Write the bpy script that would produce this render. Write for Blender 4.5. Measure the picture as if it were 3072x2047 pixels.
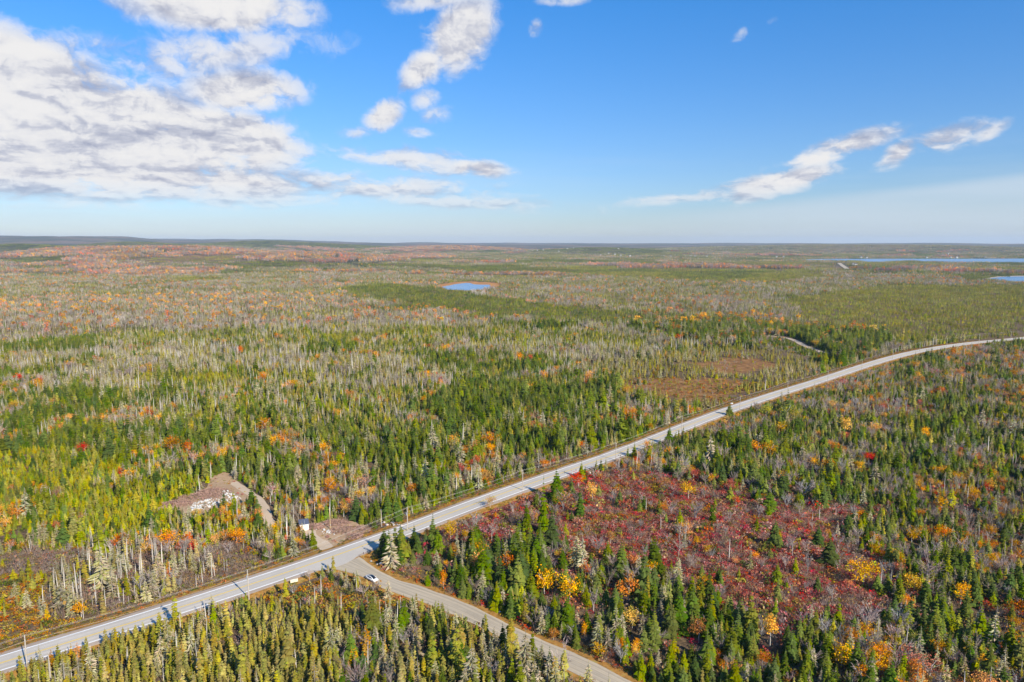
import bpy, math, random
import numpy as np
from mathutils import Vector

random.seed(7)
rng = np.random.default_rng(11)
sc = bpy.context.scene
for o in list(bpy.data.objects):
    bpy.data.objects.remove(o)
COL = sc.collection
R = math.radians

# ------------------------------------------------------------------ camera, sky, sun, exposure
H = 105.0                      # camera height over the plain (m)
F, HZ, CX, CY = 2130.0, 726.0, 1536.0, 1023.5     # photograph's focal length and horizon row, in its own pixels
PITCH = math.atan((CY - HZ) / F)
cam_d = bpy.data.cameras.new('camera')
cam_d.sensor_width = 36.0
cam_d.lens = F / 3072.0 * 36.0
cam_d.clip_start = 1.0
cam_d.clip_end = 120000.0
cam = bpy.data.objects.new('camera', cam_d)
COL.objects.link(cam)
cam.location = (0, 0, H)
cam.rotation_euler = (math.pi / 2 - PITCH, 0, 0)
sc.camera = cam

SUN_AZ, SUN_EL = -50.0, 32.0   # direction towards the sun, degrees from +X, and elevation
sun_d = bpy.data.lights.new('sun', 'SUN')
sun_d.energy = 5.0
sun_d.angle = R(0.53)
sun_d.color = (1.0, 0.92, 0.78)
sun = bpy.data.objects.new('sun', sun_d)
COL.objects.link(sun)
sdir = Vector((math.cos(R(SUN_EL)) * math.cos(R(SUN_AZ)), math.cos(R(SUN_EL)) * math.sin(R(SUN_AZ)), math.sin(R(SUN_EL))))
sun.rotation_euler = sdir.to_track_quat('Z', 'Y').to_euler()
sun.location = sdir * 400

sc.view_settings.view_transform = 'Standard'
sc.view_settings.look = 'None'
sc.view_settings.exposure = 0.5
sc.view_settings.gamma = 1.0
sc.view_settings.use_curve_mapping = False
sc.cycles.max_bounces = 5
sc.cycles.diffuse_bounces = 2
sc.cycles.glossy_bounces = 2
sc.cycles.transmission_bounces = 2
sc.cycles.transparent_max_bounces = 4
sc.cycles.volume_bounces = 0
sc.cycles.caustics_reflective = False
sc.cycles.caustics_refractive = False


def pray(u, v):
    x = np.asarray(u, float) - CX
    y = -(np.asarray(v, float) - CY)
    return x, F * math.cos(PITCH) + y * math.sin(PITCH), -F * math.sin(PITCH) + y * math.cos(PITCH)


def ground(u, v, z=0.0):
    """point of the level z that the photograph shows at pixel (u, v)"""
    dx, dy, dz = pray(u, v)
    t = (z - H) / dz
    return dx * t, dy * t


def project(x, y, z):
    x = np.asarray(x, float); y = np.asarray(y, float); z = np.asarray(z, float) - H
    cy = y * math.cos(PITCH) - z * math.sin(PITCH)      # depth
    cz = y * math.sin(PITCH) + z * math.cos(PITCH)
    cy = np.where(cy < 1, 1, cy)
    return CX + F * x / cy, CY - F * cz / cy, cy


# ---- node helper
class NT:
    def __init__(s, tree):
        s.t = tree; s.n = tree.nodes; s.l = tree.links

    def new(s, ty, **kw):
        nd = s.n.new(ty)
        for k, v in kw.items():
            setattr(nd, k, v)
        return nd

    def set(s, sock, v):
        if isinstance(v, bpy.types.NodeSocket):
            s.l.new(v, sock)
        elif v is not None:
            sock.default_value = v

    def math(s, op, a, b=None, c=None, clamp=False):
        nd = s.new('ShaderNodeMath', operation=op, use_clamp=clamp)
        s.set(nd.inputs[0], a)
        if b is not None: s.set(nd.inputs[1], b)
        if c is not None: s.set(nd.inputs[2], c)
        return nd.outputs[0]

    def vmath(s, op, a, b=None):
        nd = s.new('ShaderNodeVectorMath', operation=op)
        s.set(nd.inputs[0], a)
        if b is not None: s.set(nd.inputs[1], b)
        return nd.outputs['Value'] if op in ('DOT_PRODUCT', 'LENGTH', 'DISTANCE') else nd.outputs['Vector']

    def mix(s, f, a, b, mode='MIX'):
        nd = s.new('ShaderNodeMix', data_type='RGBA', blend_type=mode)
        s.set(nd.inputs[0], f); s.set(nd.inputs[6], a); s.set(nd.inputs[7], b)
        return nd.outputs[2]

    def noise(s, vec, scale, detail=2.0, rough=0.55, dim='3D', dist=0.0):
        nd = s.new('ShaderNodeTexNoise', noise_dimensions=dim)
        if vec is not None: s.set(nd.inputs['Vector'], vec)
        nd.inputs['Scale'].default_value = scale
        nd.inputs['Detail'].default_value = detail
        nd.inputs['Roughness'].default_value = rough
        nd.inputs['Distortion'].default_value = dist
        return nd.outputs['Fac']

    def rng(s, v, a, b, c=0.0, d=1.0, smooth=False):
        nd = s.new('ShaderNodeMapRange')
        if smooth: nd.interpolation_type = 'SMOOTHSTEP'
        s.set(nd.inputs[0], v)
        for i, q in enumerate((a, b, c, d)):
            nd.inputs[i + 1].default_value = q
        return nd.outputs[0]

    def ramp(s, f, stops):
        nd = s.new('ShaderNodeValToRGB')
        s.set(nd.inputs[0], f)
        e = nd.color_ramp.elements
        while len(e) < len(stops): e.new(0.5)
        for q, (p, c) in zip(e, stops):
            q.position = p; q.color = (*c, 1)
        return nd.outputs[0]


world = bpy.data.worlds.new('World')
sc.world = world
world.use_nodes = True
w = NT(world.node_tree)
w.n.clear()
sky = w.new('ShaderNodeTexSky', sky_type='NISHITA')
sky.sun_disc = False
sky.sun_elevation = R(SUN_EL)
sky.sun_rotation = R(90 - SUN_AZ)
sky.altitude = 100
sky.air_density = 1.0
sky.dust_density = 0.35
sky.ozone_density = 2.2
tc = w.new('ShaderNodeTexCoord')
sep = w.new('ShaderNodeSeparateXYZ'); w.set(sep.inputs[0], tc.outputs['Generated'])
dx_, dy_, dz_ = sep.outputs
az = w.math('ARCTAN2', dx_, dy_)
el = w.math('ARCSINE', dz_)
ae = w.new('ShaderNodeCombineXYZ'); w.set(ae.inputs[0], az); w.set(ae.inputs[1], el)
ae = ae.outputs[0]


def azel(u, v):
    x, y, z = pray(u, v)
    return math.atan2(x, y), math.atan2(z, math.hypot(x, y))


PXR = 1 / 2250.0
# cloud masses: u, v, half width, half height (photo px), tilt (deg, + rises to the right), weight
CL = [(660, 15, 300, 85, 2, 1.1), (640, 160, 330, 70, 10, .62), (730, 275, 200, 75, 5, 1.0), (60, 245, 340, 150, -12, 1.25),
      (250, 330, 540, 140, -10, 1.2), (620, 420, 340, 125, -2, 1.15), (200, 455, 640, 140, 0, 1.25), (520, 545, 540, 80, -2, .95),
      (80, 550, 430, 70, 0, .95), (1385, 105, 150, 105, 38, 1.05), (1270, 205, 100, 58, 35, .9), (1300, 0, 150, 32, 5, .6),
      (1150, 345, 75, 52, 25, .9), (1275, 295, 50, 36, 20, .5), (1305, 348, 50, 34, 10, .45), (1060, 400, 80, 22, 5, .45),
      (1430, 508, 120, 38, -5, .85), (1230, 480, 330, 45, -7, .6), (1080, 560, 480, 60, -3, .62), (1400, 610, 420, 26, -3, .5),
      (2330, 550, 230, 44, 14, .92), (2500, 455, 200, 42, 17, .85), (2090, 588, 280, 26, 5, .62), (2690, 465, 75, 36, 30, .8),
      (2850, 415, 115, 38, 12, .68), (2955, 405, 60, 22, 30, .55), (1607, 85, 26, 26, 40, .45), (2230, 95, 38, 18, 30, .45),
      (2310, 66, 55, 16, 22, .45), (1690, 2, 90, 16, 0, .5), (300, 150, 100, 50, 0, .4), (1250, 395, 60, 16, 0, .4)]
field = None
for (u, v, ru, rv, rot, wt) in CL:
    a0, e0 = azel(u, v)
    mp = w.new('ShaderNodeMapping', vector_type='TEXTURE')
    w.set(mp.inputs['Vector'], ae)
    mp.inputs['Location'].default_value = (a0, e0, 0)
    mp.inputs['Rotation'].default_value = (0, 0, R(rot))
    mp.inputs['Scale'].default_value = (ru * PXR, rv * PXR, 1)
    d2 = w.vmath('DOT_PRODUCT', mp.outputs[0], mp.outputs[0])
    f = w.math('MULTIPLY_ADD', d2, -wt, wt)
    field = f if field is None else w.math('SMOOTH_MAX', field, f, 0.25)
# the same broken cloud goes on round the rest of the sky
elp = w.math('MAXIMUM', el, 0.0)
qy = w.math('MULTIPLY', w.math('LOGARITHM', w.math('ADD', elp, 0.10), math.e), 0.42)
qq = w.new('ShaderNodeCombineXYZ'); w.set(qq.inputs[0], az); w.set(qq.inputs[1], qy)
qq = qq.outputs[0]
big = w.noise(tc.outputs['Generated'], 2.6, 3, 0.5)
g = w.rng(big, 0.50, 0.68, -1.0, 0.9)
outside = w.math('MAXIMUM', w.rng(w.math('ABSOLUTE', az), 0.72, 0.95, 0, 1), w.rng(el, 0.36, 0.5, 0, 1))
g = w.math('ADD', g, w.math('MULTIPLY', w.math('SUBTRACT', 1.0, outside), -3.0))
field = w.math('MAXIMUM', w.math('MAXIMUM', field, -1.5), g)


wob = w.new('ShaderNodeTexNoise', noise_dimensions='2D'); w.set(wob.inputs['Vector'], qq); wob.inputs['Scale'].default_value = 14; wob.inputs['Detail'].default_value = 5; wob.inputs['Roughness'].default_value = .6
qw = w.vmath('ADD', qq, w.vmath('MULTIPLY', w.vmath('SUBTRACT', wob.outputs['Color'], (.5, .5, .5)), (.055, .055, .055)))


def cloud_noise(vec):
    # cauliflower puffs on top of soft fractal noise
    vo = w.new('ShaderNodeTexVoronoi', voronoi_dimensions='2D', feature='F1', normalize=True)
    w.set(vo.inputs['Vector'], vec)
    vo.inputs['Scale'].default_value = 17.0
    vo.inputs['Detail'].default_value = 3.0
    vo.inputs['Roughness'].default_value = 0.52
    vo.inputs['Lacunarity'].default_value = 2.1
    puff = w.math('SUBTRACT', 1.0, w.math('MULTIPLY', vo.outputs['Distance'], 1.35))
    return w.math('ADD', w.math('MULTIPLY', puff, 0.42), w.math('MULTIPLY', w.noise(vec, 11, 8, .64, '2D'), 0.72))


n1 = cloud_noise(qw)
n2 = cloud_noise(w.vmath('ADD', qw, (0.004, 0.014, 0)))
nb = w.noise(w.vmath('MULTIPLY', qq, (1.0, 2.6, 1.0)), 9.0, 5, 0.55, '2D')
dens = w.math('ADD', field, w.math('MULTIPLY', w.math('SUBTRACT', n1, 0.63), 2.6))
alpha = w.rng(dens, -0.10, 0.68, 0, 1, smooth=True)
alpha = w.math('MULTIPLY', alpha, w.rng(field, -0.1, 0.75, .42, 1.0))
lit = w.math('MULTIPLY_ADD', w.math('SUBTRACT', n1, n2), 2.8, 0.62)
lit = w.math('ADD', lit, w.math('MULTIPLY', w.math('SUBTRACT', 0.5, nb), 2.0), clamp=True)
ccol = w.ramp(lit, [(0.0, (.46, .50, .64)), (0.4, (.68, .71, .81)), (0.68, (.92, .93, .96)), (1.0, (1.0, 1.0, 1.0))])
ccol = w.mix(1.0, ccol, (8.6, 8.5, 8.5, 1), 'MULTIPLY')
# thin high veil low in the sky
vmap = w.new('ShaderNodeCombineXYZ'); w.set(vmap.inputs[0], w.math('MULTIPLY', az, 1.6)); w.set(vmap.inputs[1], w.math('MULTIPLY', el, 22.0))
veil_n = w.noise(vmap.outputs[0], 1.2, 5, 0.6, '2D')
veil = w.math('MULTIPLY', w.rng(veil_n, 0.40, 0.75, 0, 0.6), w.rng(el, 0.0, 0.16, 1, 0, smooth=True))
a0, e0 = azel(2950, 660)
vd = w.math('SUBTRACT', el, w.math('MULTIPLY', w.math('SUBTRACT', az, 0.02), 0.098))
sheet = w.math('MULTIPLY', w.rng(vd, 0.008, 0.026, 1, 0, smooth=True), w.math('MULTIPLY', w.rng(az, 0.05, 0.45, 0, .9, smooth=True), w.rng(veil_n, 0.25, 0.6, .65, 1)))
veil = w.math('MAXIMUM', veil, sheet)
tint = w.mix(w.rng(el, 0.0, 0.42, 0, 1), (0.84, 0.93, 1.22, 1), (0.20, 1.12, 1.92, 1))
skyc = w.mix(1.0, sky.outputs[0], tint, 'MULTIPLY')
skyc = w.mix(w.math('MULTIPLY', veil, 0.75), skyc, (6.2, 7.2, 8.2, 1))
fade = w.rng(el, 0.01, 0.075, 0.2, 1.0)
skyc = w.mix(w.math('MULTIPLY', alpha, fade), skyc, ccol)
bgn = w.new('ShaderNodeBackground')
w.set(bgn.inputs[0], skyc)
bgn.inputs[1].default_value = 0.072
wo = w.new('ShaderNodeOutputWorld')
w.l.new(bgn.outputs[0], wo.inputs[0])
world.cycles.sampling_method = 'MANUAL'
world.cycles.sample_map_resolution = 512


# ------------------------------------------------------------------ materials
def material(name, rough=0.85, spec=0.2):
    m = bpy.data.materials.new(name)
    m.use_nodes = True
    t = NT(m.node_tree)
    b = t.n['Principled BSDF']
    b.inputs['Roughness'].default_value = rough
    b.inputs['Specular IOR Level'].default_value = spec
    return m, t, b


def plain(name, c, rough=0.8, spec=0.3, metal=0.0, var=0.12, scale=3.0):
    m, t, b = material(name, rough, spec)
    tc_ = t.new('ShaderNodeTexCoord')
    n = t.noise(tc_.outputs['Object'], scale, 4)
    t.set(b.inputs['Base Color'], t.mix(t.rng(n, 0.3, 0.7), (*[x * (1 - var) for x in c], 1), (*[min(1, x * (1 + var)) for x in c], 1)))
    b.inputs['Metallic'].default_value = metal
    return m


def plant_material(name, transl, hue=0.02, val=0.5, sat=(.95, 1.28)):
    m = bpy.data.materials.new(name)
    m.use_nodes = True
    t = NT(m.node_tree)
    t.n.clear()
    at = t.new('ShaderNodeAttribute', attribute_name='Col')
    oi = t.new('ShaderNodeObjectInfo')
    hsv = t.new('ShaderNodeHueSaturation')
    t.set(hsv.inputs['Color'], at.outputs['Color'])
    t.set(hsv.inputs['Hue'], t.rng(oi.outputs['Random'], 0, 1, 0.5 - hue, 0.5 + hue))
    r2 = t.math('FRACT', t.math('MULTIPLY', oi.outputs['Random'], 57.31))
    loc = t.noise(oi.outputs['Location'], 0.013, 3)
    v = t.math('ADD', t.rng(r2, 0, 1, 1 - val * 0.6, 1 + val * 0.6), t.rng(loc, 0.3, 0.7, -0.14, 0.14))
    t.set(hsv.inputs['Value'], v)
    r3 = t.math('FRACT', t.math('MULTIPLY', oi.outputs['Random'], 211.7))
    t.set(hsv.inputs['Saturation'], t.rng(r3, 0, 1, *sat))
    d = t.new('ShaderNodeBsdfDiffuse')
    t.l.new(hsv.outputs[0], d.inputs['Color'])
    out = t.new('ShaderNodeOutputMaterial')
    if transl > 0:
        tr = t.new('ShaderNodeBsdfTranslucent')
        t.l.new(hsv.outputs[0], tr.inputs['Color'])
        mx = t.new('ShaderNodeMixShader')
        mx.inputs[0].default_value = transl
        t.l.new(d.outputs[0], mx.inputs[1]); t.l.new(tr.outputs[0], mx.inputs[2])
        t.l.new(mx.outputs[0], out.inputs[0])
    else:
        t.l.new(d.outputs[0], out.inputs[0])
    return m


M_LEAF = plant_material('foliage', 0.22, sat=(.90, 1.22))
M_BARK = plant_material('bark', 0.0, 0.01, 0.4, (.65, .95))


# ------------------------------------------------------------------ mesh helpers
class MB:
    """collects vertices, polygons and vertex colours for one mesh"""
    def __init__(s):
        s.v = []; s.f = []; s.c = []

    def quadmesh(s, verts, faces, col=None):
        k = len(s.v)
        s.v.extend(verts)
        s.f.extend([tuple(i + k for i in f) for f in faces])
        if col is not None:
            s.c.extend([col] * len(verts))

    def merge(s, o, off=(0, 0, 0), sc_=1.0, rot=0.0, tint=1.0, sz=None):
        c, q = math.cos(rot), math.sin(rot)
        k = len(s.v)
        sz = sc_ if sz is None else sz
        for (x, y, z) in o.v:
            s.v.append((off[0] + sc_ * (c * x - q * y), off[1] + sc_ * (q * x + c * y), off[2] + sz * z))
        s.f.extend([tuple(i + k for i in f) for f in o.f])
        s.c.extend([(a * tint, b * tint, d * tint) for a, b, d in o.c])

    def tube(s, pts, rads, n=5, col=None, cap=False):
        rings = []
        for i, p in enumerate(pts):
            p = np.array(p, float)
            a = np.array(pts[max(i - 1, 0)], float); b = np.array(pts[min(i + 1, len(pts) - 1)], float)
            d = b - a; d /= (np.linalg.norm(d) + 1e-9)
            up = np.array((0, 0, 1.0)) if abs(d[2]) < 0.9 else np.array((1.0, 0, 0))
            e1 = np.cross(d, up); e1 /= np.linalg.norm(e1); e2 = np.cross(d, e1)
            rings.append([tuple(p + rads[i] * (math.cos(2 * math.pi * j / n) * e1 + math.sin(2 * math.pi * j / n) * e2)) for j in range(n)])
        vs = [q for r in rings for q in r]
        fs = []
        for i in range(len(pts) - 1):
            for j in range(n):
                fs.append((i * n + j, i * n + (j + 1) % n, (i + 1) * n + (j + 1) % n, (i + 1) * n + j))
        if cap:
            fs.append(tuple(range((len(pts) - 1) * n, len(pts) * n)))
            fs.append(tuple(range(n))[::-1])
        s.quadmesh(vs, fs, col)

    def box(s, c, d, rz=0.0, col=None):
        x, y, z = d[0] / 2, d[1] / 2, d[2] / 2
        cs, sn = math.cos(rz), math.sin(rz)
        vs = []
        for k in (-z, z):
            for (a, b) in ((-x, -y), (x, -y), (x, y), (-x, y)):
                vs.append((c[0] + a * cs - b * sn, c[1] + a * sn + b * cs, c[2] + k))
        s.quadmesh(vs, [(3, 2, 1, 0), (4, 5, 6, 7), (0, 1, 5, 4), (1, 2, 6, 5), (2, 3, 7, 6), (3, 0, 4, 7)], col)

    def sliver(s, p, q, w0, w1, col):
        """thin three-sided twig"""
        p = np.array(p, float); q = np.array(q, float)
        d = q - p
        a = np.cross(d, rng.normal(size=3)); a /= (np.linalg.norm(a) + 1e-9)
        b = np.cross(d, a); b /= (np.linalg.norm(b) + 1e-9)
        vs = [tuple(p + a * w0), tuple(p - a * w0 * .5 + b * w0 * .87), tuple(p - a * w0 * .5 - b * w0 * .87), tuple(q)]
        s.quadmesh(vs, [(0, 1, 3), (1, 2, 3), (2, 0, 3)], col)

    def mesh(s, name, mats, smooth=False):
        me = bpy.data.meshes.new(name)
        me.from_pydata(s.v, [], s.f)
        for m in (mats if isinstance(mats, (list, tuple)) else [mats]):
            me.materials.append(m)
        if s.c:
            at = me.color_attributes.new('Col', 'FLOAT_COLOR', 'POINT')
            a = np.ones((len(s.v), 4), np.float32)
            a[:, :3] = np.array(s.c, np.float32)
            at.data.foreach_set('color', a.ravel())
        if smooth:
            me.polygons.foreach_set('use_smooth', [True] * len(me.polygons))
        return me

    def obj(s, name, mat, parent=None, loc=(0, 0, 0), rz=0.0, smooth=False):
        o = bpy.data.objects.new(name, s.mesh(name, mat, smooth))
        COL.objects.link(o)
        o.location = loc
        o.rotation_euler = (0, 0, rz)
        if parent is not None: o.parent = parent
        return o


def tag(o, label=None, cat=None, group=None, kind=None):
    for k, v in (('label', label), ('category', cat), ('group', group), ('kind', kind)):
        if v: o[k] = v
    return o


def empty(name, loc, rz=0.0):
    o = bpy.data.objects.new(name, None)
    COL.objects.link(o)
    o.location = loc
    o.rotation_euler = (0, 0, rz)
    o.empty_display_size = 0.3
    return o


# ---- smooth value noise for laying things out
_lat = rng.random((256, 256))


def vnoise(x, y, s):
    x = np.asarray(x, float) / s + 1000; y = np.asarray(y, float) / s + 1000
    i = np.floor(x).astype(int); j = np.floor(y).astype(int)
    fx = x - i; fy = y - j
    fx = fx * fx * (3 - 2 * fx); fy = fy * fy * (3 - 2 * fy)
    g = lambda a, b: _lat[a % 256, b % 256]
    return (g(i, j) * (1 - fx) + g(i + 1, j) * fx) * (1 - fy) + (g(i, j + 1) * (1 - fx) + g(i + 1, j + 1) * fx) * fy


def fbm(x, y, s, o=3):
    t = 0; a = 1; n = 0
    for k in range(o):
        t = t + a * vnoise(x + 37 * k, y - 91 * k, s / 2 ** k); n += a; a *= 0.5
    return t / n


def sstep(a, b, x):
    t = np.clip((np.asarray(x, float) - a) / (b - a), 0, 1)
    return t * t * (3 - 2 * t)


def in_poly(u, v, poly):
    u = np.asarray(u, float); v = np.asarray(v, float)
    r = np.zeros(u.shape, bool)
    n = len(poly)
    for i in range(n):
        x0, y0 = poly[i]; x1, y1 = poly[(i + 1) % n]
        c = ((y0 > v) != (y1 > v))
        with np.errstate(divide='ignore', invalid='ignore'):
            xi = (x1 - x0) * (v - y0) / (y1 - y0 + 1e-12) + x0
        r ^= c & (u < xi)
    return r


def resample(pts, step):
    P = np.array(pts, float)
    # Catmull-Rom through the points, then even steps
    out = []
    for i in range(len(P) - 1):
        p0 = P[max(i - 1, 0)]; p1 = P[i]; p2 = P[i + 1]; p3 = P[min(i + 2, len(P) - 1)]
        for t in np.linspace(0, 1, 24, endpoint=False):
            out.append(0.5 * ((2 * p1) + (-p0 + p2) * t + (2 * p0 - 5 * p1 + 4 * p2 - p3) * t * t + (-p0 + 3 * p1 - 3 * p2 + p3) * t ** 3))
    out.append(P[-1])
    Q = np.array(out)
    d = np.r_[0, np.cumsum(np.hypot(*np.diff(Q[:, :2], axis=0).T))]
    n = max(2, int(d[-1] / step) + 1)
    s = np.linspace(0, d[-1], n)
    return np.stack([np.interp(s, d, Q[:, k]) for k in range(Q.shape[1])], 1)


def smooth_line(P, n):
    P = P.copy()
    for _ in range(n):
        P[1:-1] = (P[:-2] + 2 * P[1:-1] + P[2:]) / 4
    return P


def dist_line(x, y, P):
    """distance to a polyline and side (+ = left of its direction)"""
    x = np.asarray(x, float); y = np.asarray(y, float)
    best = np.full(x.shape, 1e9); side = np.zeros(x.shape)
    for a, b in zip(P[:-1], P[1:]):
        d = b - a
        L = d @ d + 1e-9
        t = np.clip(((x - a[0]) * d[0] + (y - a[1]) * d[1]) / L, 0, 1)
        ex = x - a[0] - t * d[0]; ey = y - a[1] - t * d[1]
        q = np.hypot(ex, ey)
        m = q < best
        best = np.where(m, q, best)
        side = np.where(m, np.sign(d[0] * ey - d[1] * ex), side)
    return best, side


# ------------------------------------------------------------------ road lines, found from the photograph on the level ground
ZR = 0.45
hw_px = [(0, 1988), (246, 1916), (489, 1843), (744, 1754), (1000, 1674), (1170, 1608), (1395, 1522), (1614, 1442), (1848, 1364),
         (2035, 1288), (2175, 1234), (2330, 1182), (2456, 1143), (2592, 1098), (2683, 1071), (2775, 1050), (2888, 1032), (2980, 1023), (3066, 1015)]
hw = [np.array(ground(u, v, ZR)) for u, v in hw_px]
d0 = hw[0] - hw[3]; d0 /= np.linalg.norm(d0)
hw = [hw[0] + d0 * 160, hw[0] + d0 * 80] + hw
d1 = hw[-1] - hw[-3]; d1 /= np.linalg.norm(d1)
hw = hw + [hw[-1] + d1 * 120, hw[-1] + d1 * 300 + np.array((0, -30)), hw[-1] + d1 * 600 + np.array((0, -110))]
HW = smooth_line(resample(hw, 6.0), 30)
gl = [(1000, 1706), (1072, 1724), (1153, 1766), (1225, 1792), (1310, 1822), (1416, 1868), (1578, 1949), (1690, 2003), (1790, 2050)]
gr = [(1076, 1672), (1120, 1702), (1182, 1735), (1267, 1762), (1395, 1808), (1480, 1850), (1565, 1893), (1690, 1947), (1800, 1995), (1900, 2047)]
GL = resample([ground(u, v, 0.3) for u, v in gl], 3.0)
GR = resample([ground(u, v, 0.3) for u, v in gr], 3.0)
n_ = 40
GL = resample(GL, 1.0); GR = resample(GR, 1.0)
GL = np.stack([np.interp(np.linspace(0, 1, n_), np.linspace(0, 1, len(GL)), GL[:, k]) for k in (0, 1)], 1)
GR = np.stack([np.interp(np.linspace(0, 1, n_), np.linspace(0, 1, len(GR)), GR[:, k]) for k in (0, 1)], 1)
for A in (GL, GR):
    A[:] = smooth_line(A, 2)
e = (GL[-1] - GL[-8] + GR[-1] - GR[-8]); e /= np.linalg.norm(e)
wid = np.linalg.norm(GL[-1] - GR[-1])
ext = np.array([k * 6.0 for k in range(1, 22)])
nrm = np.array((-e[1], e[0]))
midp = (GL[-1] + GR[-1]) / 2
hwid = abs((GR[-1] - GL[-1]) @ nrm) / 2
sg = np.sign((GR[-1] - GL[-1]) @ nrm)
GL = np.r_[GL, [midp - nrm * hwid * sg + e * k for k in ext]]
GR = np.r_[GR, [midp + nrm * hwid * sg + e * k for k in ext]]
GM = (GL + GR) / 2
GW = np.maximum(np.hypot(*(GR - GL).T) / 2, 4.0)


def dist_gravel(x, y):
    d, _ = dist_line(x, y, GM)
    return d


# tracks
TRK = {
    'shed_driveway': ([(990, 1648), (965, 1630), (935, 1608), (930, 1592)], 2.6),
    'rock_track': ([(700, 1447), (735, 1472), (775, 1500), (800, 1540), (812, 1580)], 1.9),
    'woods_track': ([(2305, 1008), (2345, 1012), (2380, 1020), (2420, 1040), (2475, 1060)], 3.0),
}
TRKP = {k: (resample([ground(u, v) for u, v in p], 4.0), wd) for k, (p, wd) in TRK.items()}
PATCH = {   # bare ground, photo pixels
    'shed_yard': [(915, 1590), (950, 1572), (1000, 1560), (1060, 1563), (1110, 1585), (1090, 1600), (1040, 1615), (1000, 1640), (965, 1640), (930, 1615)],
    'rock_clearing': [(450, 1535), (520, 1500), (600, 1478), (625, 1450), (640, 1425), (690, 1420), (712, 1450), (770, 1500), (745, 1520), (660, 1527), (610, 1548), (560, 1546), (500, 1530)],
}
BOGS = [[(2085, 1092), (2150, 1076), (2230, 1071), (2310, 1083), (2330, 1102), (2260, 1124), (2160, 1120), (2100, 1110)],
        [(1850, 1146), (1960, 1132), (2060, 1140), (2150, 1136), (2240, 1150), (2225, 1180), (2160, 1208), (2080, 1215), (1990, 1184), (1900, 1168)]]


# ------------------------------------------------------------------ terrain
def terrain(x, y):
    x = np.asarray(x, float); y = np.asarray(y, float)
    r = np.hypot(x, y)
    ang = np.arctan2(x, y)
    z = (fbm(x, y, 160, 3) - 0.5) * 5.0 * sstep(900, 2000, r)
    for (u, d, top, wa, wd) in HILLS:
        a = math.atan2(u - CX, F)
        hz_ = H - (top - HZ) / F * d * math.cos(a) - 6
        q = ((ang - a) / wa) ** 2 + ((r - d) / wd) ** 2
        z = np.maximum(z, z + hz_ * np.exp(-q * 1.4) * (0.82 + 0.36 * fbm(x, y, 900, 2)) - 0.0)
    # distant upland that makes the skyline
    left = sstep(-0.05, -0.55, ang)
    up = 64 + 92 * left + 90 * (fbm(x, y, 1700, 3) - 0.5) * 2 * (.35 + .65 * left)
    z = z + sstep(6200, 13500, r) * up
    for (u, v, rad) in ((1405, 860, 420), (2780, 782, 1500), (3060, 838, 500)):
        gx, gy = ground(u, v)
        z = z * sstep(0.55, 1.0, np.hypot(x - gx, y - gy) / rad)
    z = z * sstep(700, 1100, r)
    return z


HILLS = [(560, 4100, 746, .15, 600), (220, 4600, 752, .12, 500), (980, 3500, 760, .12, 450), (60, 6200, 733, .11, 600), (420, 7200, 732, .12, 600), (700, 5600, 744, .08, 400),
         (1800, 6400, 741, .12, 600), (1350, 7000, 739, .12, 700), (850, 8200, 730, .2, 900), (2600, 8000, 737, .3, 900), (1250, 4700, 768, .07, 400)]

dist_ = np.r_[np.geomspace(12, 150, 18)[:-1], np.geomspace(150, 21000, 300)]
angs = np.r_[np.linspace(-48, 48, 193), np.linspace(48, 312, 60)[1:-1]]
A, D = np.meshgrid(np.radians(angs), dist_)
TX = D * np.sin(A); TY = D * np.cos(A)
TZ = terrain(TX, TY) - 0.12
nr, na = TX.shape
verts = np.stack([TX.ravel(), TY.ravel(), TZ.ravel()], 1)
idx = np.arange(nr * na).reshape(nr, na)
i0 = idx[:-1]; i1 = idx[1:]
fc = np.stack([i0, np.roll(i0, -1, 1), np.roll(i1, -1, 1), i1], -1).reshape(-1, 4)
ctr = len(verts)
verts = np.r_[verts, [[0, 0, -0.12]]]
faces = [tuple(f[::-1]) for f in fc.tolist()] + [(ctr, int(idx[0, (j + 1) % na]), int(idx[0, j])) for j in range(na)]
me = bpy.data.meshes.new('ground')
me.from_pydata(verts.tolist(), [], faces)
me.polygons.foreach_set('use_smooth', [True] * len(me.polygons))
gobj = bpy.data.objects.new('ground', me)
COL.objects.link(gobj)
tag(gobj, 'forest floor and distant wooded uplands reaching to the horizon', 'ground', kind='structure')

# ground cover colours (litter, moss, heath), with the barren's crimson heath in its own outline
BARREN = [(1330, 1560), (1400, 1500), (1560, 1470), (1640, 1445), (1800, 1425), (1960, 1420), (2080, 1440), (2250, 1470), (2420, 1530), (2560, 1600),
          (2700, 1660), (2620, 1760), (2560, 1850), (2420, 1880), (2290, 1850), (2150, 1810), (2000, 1750), (1880, 1700), (1760, 1650), (1650, 1640), (1480, 1600), (1380, 1590)]
u_, v_, _d = project(verts[:, 0], verts[:, 1], verts[:, 2])
front = verts[:, 1] > 10
du = (fbm(verts[:, 0], verts[:, 1], 30, 2) - .5) * 90
mask_red = (in_poly(u_ + du, v_ + du * .4, BARREN) & front).astype(np.float32)
mask_bog = ((in_poly(u_ + du * .8, v_ + du * .22, BOGS[0]) | in_poly(u_ + du * .8, v_ + du * .22, BOGS[1])) & front).astype(np.float32)
for nm, mk in (('heath', mask_red), ('bog', mask_bog)):
    at = me.attributes.new(nm, 'FLOAT', 'POINT')
    at.data.foreach_set('value', mk)

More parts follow.
